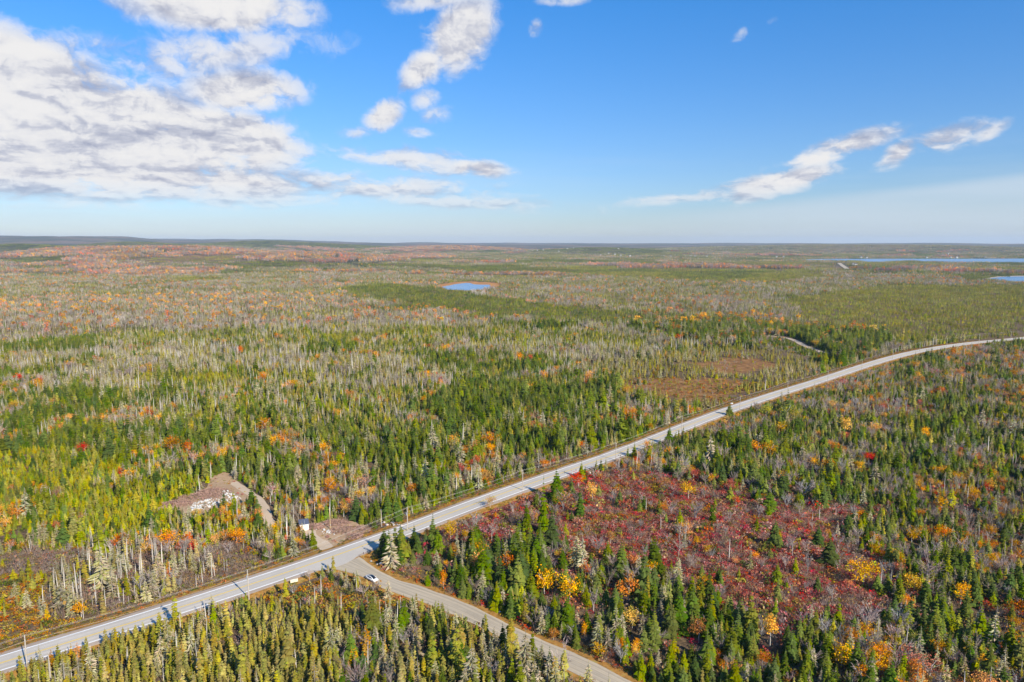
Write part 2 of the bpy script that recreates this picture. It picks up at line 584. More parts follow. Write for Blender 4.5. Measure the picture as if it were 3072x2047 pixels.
m, t, b = material('forest_floor', 0.95, 0.05)
geo = t.new('ShaderNodeNewGeometry')
P = geo.outputs['Position']
fine = t.noise(P, 0.9, 6, 0.65)
mid = t.noise(P, 0.09, 4)
c = t.ramp(fine, [(0.3, (.06, .045, .026)), (0.5, (.14, .095, .05)), (0.62, (.20, .13, .055)), (0.75, (.25, .18, .07))])
c = t.mix(t.rng(mid, .42, .62), c, t.ramp(fine, [(0.35, (.07, .05, .036)), (0.7, (.24, .16, .10))]))
hm = t.new('ShaderNodeAttribute', attribute_name='heath')
c = t.mix(hm.outputs['Fac'], c, t.ramp(fine, [(0.3, (.12, .03, .024)), (0.55, (.24, .07, .045)), (0.75, (.30, .17, .07))]))
bm_ = t.new('ShaderNodeAttribute', attribute_name='bog')
c = t.mix(bm_.outputs['Fac'], c, t.ramp(t.noise(P, 0.16, 6, .7), [(0.34, (.13, .07, .03)), (0.5, (.25, .12, .045)), (0.68, (.38, .22, .09))]))
# far woods, where single trees are too small to build: evergreen, bare hardwood and russet stands, with cloud shadow painted in as dark patches
flat = t.vmath('MULTIPLY', P, (1, 1, 0))
s1 = t.noise(flat, 0.0011, 5, .6)
s2 = t.noise(t.vmath('ADD', flat, (4000, 900, 0)), 0.0017, 5, .6)
grain = t.noise(flat, 0.030, 4, .75)
fw = t.ramp(s1, [(0.36, (.05, .062, .03)), (0.46, (.11, .10, .06)), (0.54, (.19, .14, .095)), (0.66, (.26, .15, .09))])
fw = t.mix(t.rng(s2, .56, .64), fw, (.045, .06, .03, 1))  # dark evergreen tone, doubling as cloud shadow put into the colour
fw = t.mix(t.rng(grain, .35, .65, .0, .5), fw, (.03, .035, .02, 1))
dist = t.vmath('LENGTH', flat)
c = t.mix(t.rng(dist, 1500, 3500, 0, 1), c, fw)
t.set(b.inputs['Base Color'], c)
bp = t.new('ShaderNodeBump'); bp.inputs['Strength'].default_value = 0.6; bp.inputs['Distance'].default_value = 0.4
t.set(bp.inputs['Height'], fine); t.l.new(bp.outputs[0], b.inputs['Normal'])
me.materials.append(m)


# ------------------------------------------------------------------ water
def sheet_obj(name, pts, z, mat, kind='structure', label=None, cat=None):
    mb = MB()
    mb.quadmesh([(p[0], p[1], z) for p in pts], [tuple(range(len(pts)))])
    o = mb.obj(name, mat)
    nz = o.data.polygons[0].normal.z
    if nz < 0: o.data.flip_normals()
    return tag(o, label, cat, kind=kind)


def blob(px_pts, wob=0.06, step=12.0):
    P = resample([ground(u, v) for u, v in px_pts + [px_pts[0]]], step)[:-1]
    c = P.mean(0)
    k = 1 + wob * (np.array([fbm(p[0], p[1], step * 3.3, 3) for p in P]) - .5)
    return c + (P - c) * k[:, None]


def water_mat(name, c, rough):
    m, t, b = material(name, rough, 0.5)
    geo = t.new('ShaderNodeNewGeometry')
    n = t.noise(t.vmath('MULTIPLY', geo.outputs['Position'], (.03, .12, 0)), 1.0, 3)
    t.set(b.inputs['Base Color'], t.mix(n, (*c, 1), (*[x * 1.25 for x in c], 1)))
    bp = t.new('ShaderNodeBump'); bp.inputs['Strength'].default_value = 0.05; bp.inputs['Distance'].default_value = 0.3
    t.set(bp.inputs['Height'], t.noise(geo.outputs['Position'], 0.35, 3)); t.l.new(bp.outputs[0], b.inputs['Normal'])
    return m


M_WATER = water_mat('lake_water', (.10, .20, .33), 0.22)
M_MARSH = plain('marsh_sedge', (.42, .20, .07), 0.95, 0.05, var=.35, scale=.05)
M_BEACH = plain('beach_sand', (.45, .36, .27), 0.95, 0.05, var=.2, scale=.05)
marsh_px = [(1305, 857), (1330, 851), (1375, 846), (1415, 844), (1450, 846), (1490, 849), (1502, 855), (1490, 862), (1420, 874), (1340, 872)]
pond_px = [(1325, 862), (1350, 856), (1380, 852), (1405, 850), (1430, 854), (1470, 855), (1480, 859), (1465, 866), (1420, 872), (1350, 870)]
sheet_obj('marsh', blob(marsh_px, .35), 0.10, M_MARSH, label='rust orange sedge marsh ringing the small pond', cat='marsh')
sheet_obj('pond', blob(pond_px, .28), 0.24, M_WATER, label='small blue pond among grey woods', cat='pond')
lake_px = [(2395, 779.5), (2450, 777.5), (2600, 776.8), (2800, 776.6), (3000, 776.4), (3300, 776), (3600, 776), (3600, 789), (3250, 789.5), (3072, 789), (2900, 788), (2800, 786.5), (2765, 784.5),
           (2745, 782), (2700, 783.5), (2640, 787), (2600, 786), (2565, 782.5), (2520, 783), (2480, 783), (2440, 781.5)]
sheet_obj('lake', blob(lake_px, 0.0), 0.3, M_WATER, label='long pale blue lake below the distant wooded ridge', cat='lake')
cove_px = [(2968, 836), (3010, 831), (3072, 829.5), (3200, 828), (3300, 832), (3300, 846), (3150, 846), (3060, 845), (3000, 841)]
beach_px = [(2950, 836.5), (3000, 829.5), (3072, 827.5), (3210, 826), (3310, 831), (3310, 847), (3150, 847), (3050, 846.5), (2990, 841.5)]
sheet_obj('beach', blob(beach_px, 0.0), 0.12, M_BEACH, label='pale sandy shore round the blue cove', cat='beach')
sheet_obj('cove', blob(cove_px, 0.0), 0.26, M_WATER, label='small deep blue cove with a sandy shore', cat='cove')


# ------------------------------------------------------------------ roads
def frame(P):
    d = np.gradient(P, axis=0)
    d /= np.linalg.norm(d, axis=1)[:, None]
    return d, np.stack([-d[:, 1], d[:, 0]], 1)


def ribbon(P, offs, name, mat, jitter=0.0, **kw):
    """sweep a cross-section [(offset to the left, z), ...] along a line"""
    d, n = frame(P)
    mb = MB()
    vs = []
    for i in range(len(P)):
        for k, (o, z) in enumerate(offs):
            j = jitter * (vnoise(P[i, 0] * 1.0 + 55 * k, P[i, 1], 4.0) - .5) if k in (0, len(offs) - 1) else 0
            p = P[i] + n[i] * (o + j)
            vs.append((p[0], p[1], z))
    m_ = len(offs)
    fs = [(i * m_ + k, i * m_ + k + 1, (i + 1) * m_ + k + 1, (i + 1) * m_ + k) for i in range(len(P) - 1) for k in range(m_ - 1)]
    mb.quadmesh(vs, fs)
    o = mb.obj(name, mat, **kw)
    if sum(p.normal.z for p in o.data.polygons) < 0: o.data.flip_normals()
    return o


def road_mat(name, c, c2, streak=0.0, along=None):
    m, t, b = material(name, 0.9, 0.15)
    geo = t.new('ShaderNodeNewGeometry')
    P = geo.outputs['Position']
    n = t.noise(P, 0.6, 6, .7)
    big = t.noise(P, 0.05, 3)
    col = t.mix(t.rng(n, .3, .7), (*c, 1), (*c2, 1))
    col = t.mix(t.rng(big, .35, .65, 0, .5), col, (*[x * .82 for x in c], 1))
    if streak:
        uv = t.new('ShaderNodeUVMap')
        sx = t.new('ShaderNodeSeparateXYZ'); t.l.new(uv.outputs[0], sx.inputs[0])
        cv = t.new('ShaderNodeCombineXYZ'); t.set(cv.inputs[0], t.math('MULTIPLY', sx.outputs[0], 9.0)); t.set(cv.inputs[1], t.math('MULTIPLY', sx.outputs[1], 0.02))
        st = t.noise(cv.outputs[0], 1.0, 4, .6)
        col = t.mix(t.rng(st, .38, .66, 0, streak), col, (*along, 1))
        wp = t.math('ABSOLUTE', t.math('SUBTRACT', t.math('ABSOLUTE', t.math('SUBTRACT', t.math('ABSOLUTE', t.math('SUBTRACT', sx.outputs[0], .5)), .21)), .105))
        lg = t.new('ShaderNodeCombineXYZ'); t.set(lg.inputs[0], t.math('MULTIPLY', sx.outputs[0], 3.0)); t.set(lg.inputs[1], t.math('MULTIPLY', sx.outputs[1], .05))
        col = t.mix(t.math('MULTIPLY', t.rng(wp, .0, .055, .55, 0, smooth=True), t.rng(t.noise(lg.outputs[0], 1.0, 3), .3, .7, .4, 1)), col, (*[q * .72 for q in c], 1))
    t.set(b.inputs['Base Color'], col)
    return m


M_ASPH = road_mat('worn_asphalt', (.52, .465, .39), (.59, .53, .45), 0.55, (.42, .375, .32))
M_GRAV = road_mat('gravel', (.36, .30, .225), (.46, .385, .28), 0.8, (.58, .47, .32))
M_SHOUL = road_mat('shoulder_gravel', (.36, .28, .21), (.48, .38, .30))
M_DIRT = road_mat('bare_earth', (.36, .23, .13), (.52, .36, .22))
M_TRACK = road_mat('pale_track_sand', (.50, .38, .26), (.62, .48, .34))
M_VERGE, t, b = material('verge_grass', .95, .05)
geo = t.new('ShaderNodeNewGeometry')
t.set(b.inputs['Base Color'], t.ramp(t.noise(geo.outputs['Position'], .55, 7, .72), [(.32, (.13, .09, .03)), (.44, (.30, .16, .04)), (.54, (.42, .20, .05)), (.64, (.36, .28, .08)), (.76, (.20, .19, .05))]))
M_WHITE = plain('white_road_paint', (.88, .87, .84), .7, .2)
M_YEL = plain('yellow_road_paint', (.70, .47, .08), .7, .2)


def strip_uv(o, m_, along_step=6.0):
    """uv: across the road and metres along it"""
    uv = o.data.uv_layers.new(name='UVMap')
    for l in o.data.loops:
        i, k = divmod(l.vertex_index, m_)
        uv.data[l.index].uv = (k / (m_ - 1), i * along_step)


HWA = 4.2
highway = ribbon(HW, [(o, ZR - 0.02 * abs(o) / 4) for o in (-HWA, -2.2, 0, 2.2, HWA)], 'highway', M_ASPH, .25)
strip_uv(highway, 5)
tag(highway, 'straight two lane paved highway crossing the forest', 'highway', kind='structure')
# the near edge line stops across the side-road mouth
gap0 = int(np.argmin(np.hypot(*(HW - np.array(ground(925, 1700, ZR))).T)))
gap1 = int(np.argmin(np.hypot(*(HW - np.array(ground(1080, 1645, ZR))).T)))
for s in (-1, 1):
    for seg in ([HW] if s > 0 else [HW[:gap0 + 1], HW[gap1:]]):
        ribbon(seg, [(s * 3.58, ZR + .006 - .018), (s * 3.90, ZR + .006 - .018)], 'edge_line', M_WHITE, parent=highway)
    ribbon(HW, [(s * 0.08, ZR + .010), (s * 0.32, ZR + .010)], 'centre_line', M_YEL, parent=highway)
for s in (1, -1):
    sh = ribbon(HW, [(s * 3.9, ZR - .035), (s * 5.3, ZR - .06), (s * 5.8, ZR - .13)], 'road_shoulder', M_SHOUL, 1.1)
    tag(sh, 'brown gravel shoulder on the ' + ('far' if s > 0 else 'near') + ' side of the highway', 'shoulder', kind='structure')
for s in (1, -1):
    vg = ribbon(HW, [(s * 4.6, ZR - .11), (s * 5.4, ZR - .15), (s * 8.8, -.10)], 'road_bank', M_VERGE, .6)
    tag(vg, 'rusty grass bank on the ' + ('far' if s > 0 else 'near') + ' side of the highway', 'bank', kind='structure')
# gravel road surface
mb = MB(); vs = []; fs = []
K = 7
for i in range(len(GL)):
    for k in range(K):
        f = k / (K - 1)
        p = GL[i] * (1 - f) + GR[i] * f
        jit = (vnoise(p[0], p[1], 5.) - .5) * 1.0 if k in (0, K - 1) else 0
        dd = (GR[i] - GL[i]) / np.linalg.norm(GR[i] - GL[i])
        p = p + dd * jit * (1 if k else -1)
        vs.append((p[0], p[1], .30 + .10 * (1 - (2 * f - 1) ** 2)))
fs = [(i * K + k, i * K + k + 1, (i + 1) * K + k + 1, (i + 1) * K + k) for i in range(len(GL) - 1) for k in range(K - 1)]
mb.quadmesh(vs, fs)
gravel = mb.obj('gravel_road', M_GRAV)
if gravel.data.polygons[0].normal.z < 0: gravel.data.flip_normals()
strip_uv(gravel, K, 3.0)
tag(gravel, 'tan gravel side road joining the highway', 'road', kind='structure')
for nm, E_, s in (('a', GL, -1), ('b', GR, 1)):
    d, n = frame(E_)
    dd = (GR - GL) / np.linalg.norm(GR - GL, axis=1)[:, None] * s
    mb = MB(); vs = []
    for i in range(len(E_)):
        for o_, z in ((-.8, .28), (.6, .24), (3.2, -.10)):
            p = E_[i] + dd[i] * o_
            vs.append((p[0], p[1], z))
    mb.quadmesh(vs, [(i * 3 + k, i * 3 + k + 1, (i + 1) * 3 + k + 1, (i + 1) * 3 + k) for i in range(len(E_) - 1) for k in range(2)])
    o = mb.obj('road_bank', M_VERGE)
    if sum(p.normal.z for p in o.data.polygons) < 0: o.data.flip_normals()
    tag(o, 'grassy bank along the gravel road on the ' + ('boulder' if s > 0 else 'parked car') + ' side', 'bank', kind='structure')
# asphalt apron of the junction
apron_px = [(905, 1713), (960, 1712), (1000, 1706), (1040, 1690), (1064, 1676), (1078, 1664), (1100, 1655), (1130, 1642), (1120, 1625), (1000, 1662), (880, 1700)]
sheet_obj('junction_apron', [ground(u, v, ZR) for u, v in apron_px], ZR + .004, M_ASPH, label='pale asphalt apron at the mouth of the gravel road', cat='apron')
for nm, (P_, wd) in TRKP.items():
    o = ribbon(P_, [(-wd, .0), (-wd * .4, .06), (wd * .4, .06), (wd, .0)], 'dirt_track', M_TRACK, 1.2)
    tag(o, {'shed_driveway': 'short dirt driveway from the highway to the shed', 'rock_track': 'narrow dirt track beside the white rock pile',
            'woods_track': 'pale dirt track winding through dark spruces by the bog'}[nm], 'track', kind='structure')
for nm, pp in PATCH.items():
    sheet_obj('bare_ground', blob(pp, .45, 3.0), 0.02 if nm == 'shed_yard' else .015, M_DIRT,
              label={'shed_yard': 'bare brown earth in front of the shed', 'rock_clearing': 'bare earth clearing round the white rock pile'}[nm], cat='ground')
# far stretch of road near the lake
fp = resample([ground(u, v) for u, v in ((2517, 790), (2524, 796), (2534, 803), (2542, 809))], 20.0)
fr = ribbon(fp, [(-9, terrain(*fp[0]) + 1.5), (9, terrain(*fp[0]) + 1.5)], 'far_road', M_GRAV)
tag(fr, 'pale stretch of road running down to the lake', 'road', kind='structure')


# ------------------------------------------------------------------ plants: forms
def vary(c, a=0.15):
    k = 1 + random.uniform(-a, a)
    return tuple(max(0.003, x * k * (1 + random.uniform(-a, a) * .4)) for x in c)


C_BARK = (.17, .13, .10)
C_GREYBARK = (.40, .355, .30)
C_BIRCH = (.55, .48, .40)


def spruce_form(h, rad, tiers, per, col, taper=0.9, droop=0.28, gap=0.0, low=0.06, club=0.0, wfac=0.42, bark=C_BARK, bare_top=0.0, col2=None):
    """conifer of height h: whorls of drooping, folded boughs on a straight trunk"""
    tr, cr = MB(), MB()
    lean = (random.uniform(-.02, .02) * h, random.uniform(-.02, .02) * h)
    tr.tube([(0, 0, -.3), (lean[0] * .5, lean[1] * .5, h * .5), (lean[0], lean[1], h * .99)], [h * .013 + .03, h * .009 + .015, .015], 5, bark)
    for i in range(tiers):
        t = (i + random.uniform(-.25, .25)) / tiers
        t = min(max(t, 0), .985)
        z = h * (low + (1 - low) * t)
        r = rad * ((1 - t) ** taper + 0.03) * random.uniform(.82, 1.12)
        if club and t > .78:
            r = max(r, rad * club * random.uniform(.7, 1.1) * (1 - (t - .78) / .30))
        if t > 1 - bare_top: r *= .3
        k = max(3, int(per * (0.55 + 0.6 * (1 - t))))
        a0 = random.uniform(0, 6.28)
        for j in range(k):
            if random.random() < gap: continue
            a = a0 + 6.283 * j / k + random.uniform(-.3, .3)
            rr = r * random.uniform(.60, 1.25)
            ca, sa = math.cos(a), math.sin(a)
            cx, cy = lean[0] * z / h, lean[1] * z / h
            w_ = rr * wfac * random.uniform(.75, 1.2) + .05
            zt = z - rr * droop * random.uniform(.5, 1.4)
            zm = z + rr * .05
            cc = vary(col if (col2 is None or random.random() < .6) else col2, .22)
            p0 = (cx, cy, z + rr * .10)
            pm = (cx + ca * rr * .55, cy + sa * rr * .55, zm)
            pt = (cx + ca * rr, cy + sa * rr, zt)
            l_ = (pm[0] - sa * w_, pm[1] + ca * w_, zm - w_ * .45 - rr * .08)
            r_ = (pm[0] + sa * w_, pm[1] - ca * w_, zm - w_ * .45 - rr * .08)
            cr.quadmesh([p0, pm, pt, l_, r_], [(0, 1, 3), (0, 4, 1), (1, 2, 3), (1, 4, 2)], cc)
    # leader
    cr.quadmesh([(lean[0] - .07, lean[1], h * .93), (lean[0] + .07, lean[1], h * .93), (lean[0], lean[1] + .09, h * .93), (lean[0], lean[1], h * 1.03)],
                [(0, 1, 3), (1, 2, 3), (2, 0, 3)], vary(col))
    return tr, cr


def snag_form(h, n, col=C_GREYBARK, spread=.12):
    tr, cr = MB(), MB()
    lean = (random.uniform(-.05, .05) * h, random.uniform(-.05, .05) * h)
    tr.tube([(0, 0, -.3), (lean[0] * .4, lean[1] * .4, h * .5), (lean[0], lean[1], h)], [h * .015 + .07, h * .012 + .06, .04], 5, col)
    for i in range(n):
        t = random.uniform(.25, .97)
        a = random.uniform(0, 6.28); L = h * spread * (1.15 - t * .75) * random.uniform(.4, 1.3)
        p = (lean[0] * t, lean[1] * t, h * t)
        cr.sliver(p, (p[0] + math.cos(a) * L, p[1] + math.sin(a) * L, p[2] + L * random.uniform(-.4, .5)), .055, 0, vary(col, .2))
    return tr, cr


def limbs(mb, h, rad, col, nl=5, z0=.28):
    """trunk with rising, forking limbs; gives back the limb ends"""
    ends = []
    ln = (random.uniform(-.04, .04) * h, random.uniform(-.04, .04) * h)
    top = (ln[0], ln[1], h * .62)
    mb.tube([(0, 0, -.3), (ln[0] * .4, ln[1] * .4, h * .3), top], [h * .016 + .04, h * .012 + .02, h * .007 + .01], 5, col)
    for i in range(nl):
        t = random.uniform(z0, .62)
        a = 6.283 * i / nl + random.uniform(-.5, .5)
        s = (ln[0] * t / .62, ln[1] * t / .62, h * t)
        e_ = (s[0] + math.cos(a) * rad * .6, s[1] + math.sin(a) * rad * .6, min(h * .9, h * t + h * random.uniform(.18, .32)))
        m_ = tuple((p + q) / 2 + random.uniform(-.08, .08) * rad for p, q in zip(s, e_))
        mb.tube([s, m_, e_], [h * .007 + .015, h * .005 + .01, .012], 4, col)
        ends.append(e_)
    ends.append(top)
    return ends


def leafy_form(h, rad, col, nclump=34, nleaf=15, leaf=.30, bark=C_BIRCH, narrow=1.0, cz=.62, rz=.40, dens=.9, col2=None):
    """broadleaf tree: leaf clumps spread unevenly over the crown volume, gaps between them"""
    tr, cr = MB(), MB()
    limbs(tr, h, rad * narrow, bark, 6)
    lob = [(random.uniform(-.35, .35) * rad, random.uniform(-.35, .35) * rad, random.uniform(-.12, .12) * h, random.uniform(.6, .95)) for _ in range(4)]
    for i in range(nclump):
        lx, ly, lz, ls = random.choice(lob)
        d = rng.normal(size=3); d /= np.linalg.norm(d)
        q = random.random() ** .45
        p = np.array((lx + d[0] * rad * narrow * q * ls, ly + d[1] * rad * narrow * q * ls, h * cz + lz + d[2] * h * rz * q * ls))
        if p[2] < h * .16: p[2] = h * .2
        if random.random() > dens: continue
        cc = vary(col if (col2 is None or random.random() < .6) else col2, .30)
        if random.random() < .12: cc = vary((cc[0] * .55, cc[1] * .8, cc[2]), .2)
        cs = rad * random.uniform(.14, .26)
        for k in range(nleaf):
            o = p + rng.normal(size=3) * cs * (1, 1, .7)
            nrm_ = rng.normal(size=3) + np.array((0, 0, .6)); nrm_ /= np.linalg.norm(nrm_)
            a = np.cross(nrm_, rng.normal(size=3)); a /= (np.linalg.norm(a) + 1e-9); b_ = np.cross(nrm_, a)
            s = leaf * random.uniform(.6, 1.2)
            cr.quadmesh([tuple(o + a * s * .5), tuple(o + b_ * s * .45), tuple(o - a * s * .5), tuple(o - b_ * s * .45)], [(0, 1, 2, 3)], vary(cc, .12))
    return tr, cr


def bare_form(h, rad, col, nl=7, tw=16, w0=.05, leaves=0, lcol=(.4, .2, .1)):
    """leafless hardwood: fan of limbs breaking into many fine twigs"""
    tr, cr = MB(), MB()
    stems = random.randint(2, 4)
    for s_ in range(stems):
        a = random.uniform(0, 6.28); q = rad * .35
        e_ = (math.cos(a) * q, math.sin(a) * q, h * random.uniform(.5, .65))
        tr.tube([(0, 0, -.3), (e_[0] * .35, e_[1] * .35, e_[2] * .5), e_], [h * .010 + .03, h * .008 + .02, .02], 4, vary(col, .1))
        for i in range(nl):
            t = random.uniform(.35, 1)
            b0 = np.array((e_[0] * t, e_[1] * t, e_[2] * t))
            aa = a + random.uniform(-1.6, 1.6)
            out = rad * random.uniform(.45, .95)
            b1 = np.array((math.cos(aa) * out, math.sin(aa) * out, min(h, b0[2] + h * random.uniform(.2, .42))))
            cr.sliver(b0, b1, w0 * 1.4, 0, vary(col, .15))
            for k in range(tw):
                t2 = random.uniform(.3, 1)
                c0 = b0 + (b1 - b0) * t2
                d = rng.normal(size=3) * .6 + np.array((math.cos(aa), math.sin(aa), .9))
                d /= np.linalg.norm(d)
                L = rad * random.uniform(.18, .42)
                cr.sliver(c0, c0 + d * L, w0 * .75, 0, vary(col, .2))
                if leaves and random.random() < leaves:
                    o = c0 + d * L * .8
                    s = .3
                    v1, v2 = rng.normal(size=3) * s * .5, rng.normal(size=3) * s * .5
                    cr.quadmesh([tuple(o), tuple(o + v1), tuple(o + v2)], [(0, 1, 2)], vary(lcol, .2))
    return tr, cr


def shrub_form(rad, h, col, n=46, leaf=.22, twig=.35, tcol=(.28, .21, .17), col2=None):
    cr = MB()
    for k in range(n):
        a = random.uniform(0, 6.28); q = math.sqrt(random.random())
        x, y = math.cos(a) * rad * q, math.sin(a) * rad * q
        z = h * (1 - .65 * q * q) * random.uniform(.35, 1.1)
        if random.random() < twig:
            cr.sliver((x * .45, y * .45, 0), (x, y, z * 1.15), .022, 0, vary(tcol, .25))
        else:
            cc = vary(col if (col2 is None or random.random() < .65) else col2, .28)
            o = np.array((x, y, z)); nrm_ = rng.normal(size=3) + np.array((0, 0, .8)); nrm_ /= np.linalg.norm(nrm_)
            a_ = np.cross(nrm_, rng.normal(size=3)); a_ /= (np.linalg.norm(a_) + 1e-9); b_ = np.cross(nrm_, a_)
            s = leaf * random.uniform(.6, 1.4)
            cr.quadmesh([tuple(o + a_ * s), tuple(o + b_ * s * .8), tuple(o - a_ * s), tuple(o - b_ * s * .8)], [(0, 1, 2, 3)], cc)
    return cr


G1, G2, G3 = (.125, .160, .022), (.180, .195, .026), (.078, .112, .020)      # spruce and fir greens
YG1, YG2 = (.36, .315, .026), (.28, .265, .026)      # yellow-green young spruce
OL1, OL2 = (.33, .275, .066), (.26, .225, .055)      # olive black spruce
DY1, DY2 = (.42, .36, .23), (.28, .255, .11)                                # lichen-grey dying spruce
LEAFC = {'orange': ((.74, .29, .028), (.74, .38, .04)), 'gold': ((.80, .39, .03), (.74, .32, .03)), 'scarlet': ((.66, .085, .035), (.60, .17, .05)),
         'salmon': ((.68, .32, .16), (.64, .21, .09)), 'rust': ((.58, .20, .03), (.64, .30, .04)), 'pink': ((.58, .16, .15), (.52, .29, .24)), 'olive': ((.44, .37, .07), (.36, .28, .07))}
TW1, TW2 = (.42, .34, .30), (.36, .29, .24)

# every kind: list of (trunk, crown, nominal height, colour word)
FORM = {}
FORM['spruce'] = [(*spruce_form(10, 3.0 * k, 14, 10, c, .95), 10, w_) for k, c, w_ in
                  ((1, G1, 'dark green'), (.8, G2, 'mid green'), (1.1, G3, 'dark green'), (.72, G1, 'dark green'), (.95, G2, 'mid green'), (.85, G3, 'dark green'))]
FORM['young_spruce'] = [(*spruce_form(6, 1.85 * k, 11, 8, c, .95), 6, 'yellow green') for k, c in ((1, YG1), (.85, YG2), (1.15, YG1), (.95, YG2), (.8, (.17, .22, .03)))]
FORM['black_spruce'] = [(*spruce_form(8, 1.35 * k, 13, 7, c, .45, .35, .12, .10, cl, .55), 8, 'olive') for k, c, cl in
                        ((1, OL1, .6), (.85, OL2, .5), (1.1, OL1, .7), (.8, (.38, .31, .085), .55), (1.0, (.24, .23, .05), .65), (.9, OL2, .6))]
FORM['dying_spruce'] = [(*spruce_form(10, 2.4 * k, 20, 12, DY1, .8, .12, g_ - .06, .08, 0, .11, (.34, .30, .25), .12, DY2), 10, 'grey') for k, g_ in ((1, .35), (.8, .4), (1.1, .3), (.7, .45), (.9, .5))]
FORM['dead_snag'] = [(*snag_form(8, n, c), 8, 'bleached') for n, c in ((26, (.46, .41, .34)), (18, (.54, .48, .40)), (34, (.42, .36, .30)), (22, (.58, .51, .42)), (12, (.48, .42, .35)))]
FORM['maple_tree'] = []
for cw in ('orange', 'gold', 'scarlet', 'salmon', 'rust', 'pink', 'olive'):
    for q in range(3):
        c1, c2 = LEAFC[cw]
        if cw in ('salmon', 'pink'):
            f_ = leafy_form(7, 3.0, c1, 40, 12, .30, (.36, .29, .25), col2=c2, dens=.75)
            tb, cb = bare_form(7, 2.8, TW1, 4, 9)
            f_[1].merge(cb); f_[0].merge(tb)
        else:
            f_ = leafy_form(7, 2.4 + .4 * q, c1, 44 + 10 * q, 14, .40, narrow=.8 + .2 * q, rz=.34 + .03 * q, col2=c2, dens=.85)
        FORM['maple_tree'].append((*f_, 7, cw))
FORM['bare_tree'] = [(*bare_form(7, 3.2 * k, c, 7, 13, lcol=(.42, .2, .1), leaves=lv), 7, 'bare') for k, c, lv in
                     ((1, TW1, 0), (1.15, TW2, .10), (.8, TW1, .12), (1, (.46, .36, .32), 0), (.7, (.40, .37, .34), 0))]
FORM['larch_tree'] = [(*spruce_form(9, 1.9 * k, 12, 8, c, .75, .1, .2, .1, 0, .26, C_BARK, 0, c2), 9, 'golden') for k, c, c2 in
                      ((1, (.50, .28, .035), (.42, .27, .05)), (.85, (.42, .28, .05), (.34, .26, .05)), (1, (.55, .24, .03), (.45, .25, .04)))]
SHRUB = {
    'crimson': [shrub_form(1.15, 1.2, c, 54, .18, .42, (.46, .32, .28), col2=c2) for c, c2 in (((.46, .07, .055), (.34, .11, .07)), ((.36, .075, .06), (.50, .11, .05)), ((.36, .16, .10), (.44, .26, .14)), ((.54, .08, .07), (.38, .10, .09)), ((.44, .27, .13), (.36, .11, .08)), ((.48, .15, .12), (.4, .26, .22)))],
    'brown': [shrub_form(1.4, 1.9, c, 60, .16, .72, tc_, col2=c2) for c, c2, tc_ in (((.27, .16, .08), (.33, .22, .08), (.36, .26, .21)), ((.24, .16, .11), (.30, .15, .09), (.40, .30, .26)), ((.31, .20, .07), (.24, .22, .07), (.33, .25, .20)), ((.28, .2, .15), (.22, .14, .10), (.44, .36, .31)))],
    'rust': [shrub_form(1.0, .9, c, 50, .17, .25, (.34, .24, .14), col2=c2) for c, c2 in (((.46, .20, .035), (.36, .26, .05)), ((.38, .25, .045), (.28, .24, .05)), ((.50, .16, .03), (.38, .2, .05)), ((.34, .27, .05), (.42, .26, .06)))],
    'green': [shrub_form(1.1, 1.3, c, 50, .18, .15, col2=c2) for c, c2 in (((.13, .145, .025), (.20, .18, .03)), ((.17, .17, .03), (.25, .2, .035)), ((.09, .115, .025), (.14, .14, .03)))],
}


def low_tree(kind, cw=None):
    """the same kinds with few faces, for trees a few pixels tall"""
    if kind == 'spruce': return spruce_form(9, 2.0, 7, 6, random.choice((G1, G2, G3)), .85, wfac=.6), 9
    if kind == 'young_spruce': return spruce_form(6, 1.6, 6, 6, random.choice((YG1, YG2, G2)), .85, wfac=.6), 6
    if kind == 'black_spruce': return spruce_form(8, 1.2, 6, 5, random.choice((OL1, OL2)), .35, wfac=.7, club=.6, low=.12), 8
    if kind == 'dying_spruce': return spruce_form(9, 1.8, 7, 5, DY1, .7, .12, .3, wfac=.3, bark=(.34, .30, .25), col2=DY2), 9
    if kind == 'dead_snag': return snag_form(8, 8), 8
    if kind == 'larch_tree': return spruce_form(8, 1.8, 6, 6, (.46, .28, .04), .75, .1, .15), 8
    if kind == 'bare_tree':
        t_, c_ = bare_form(7, 3.0, random.choice((TW1, TW2)), 5, 5, .09)
        return (t_, c_), 7
    c1, c2 = LEAFC[cw or random.choice(('orange', 'gold', 'orange', 'rust', 'salmon', 'salmon', 'gold'))]
    return leafy_form(6.5, 2.4, c1, 16, 7, .75, col2=c2), 6.5


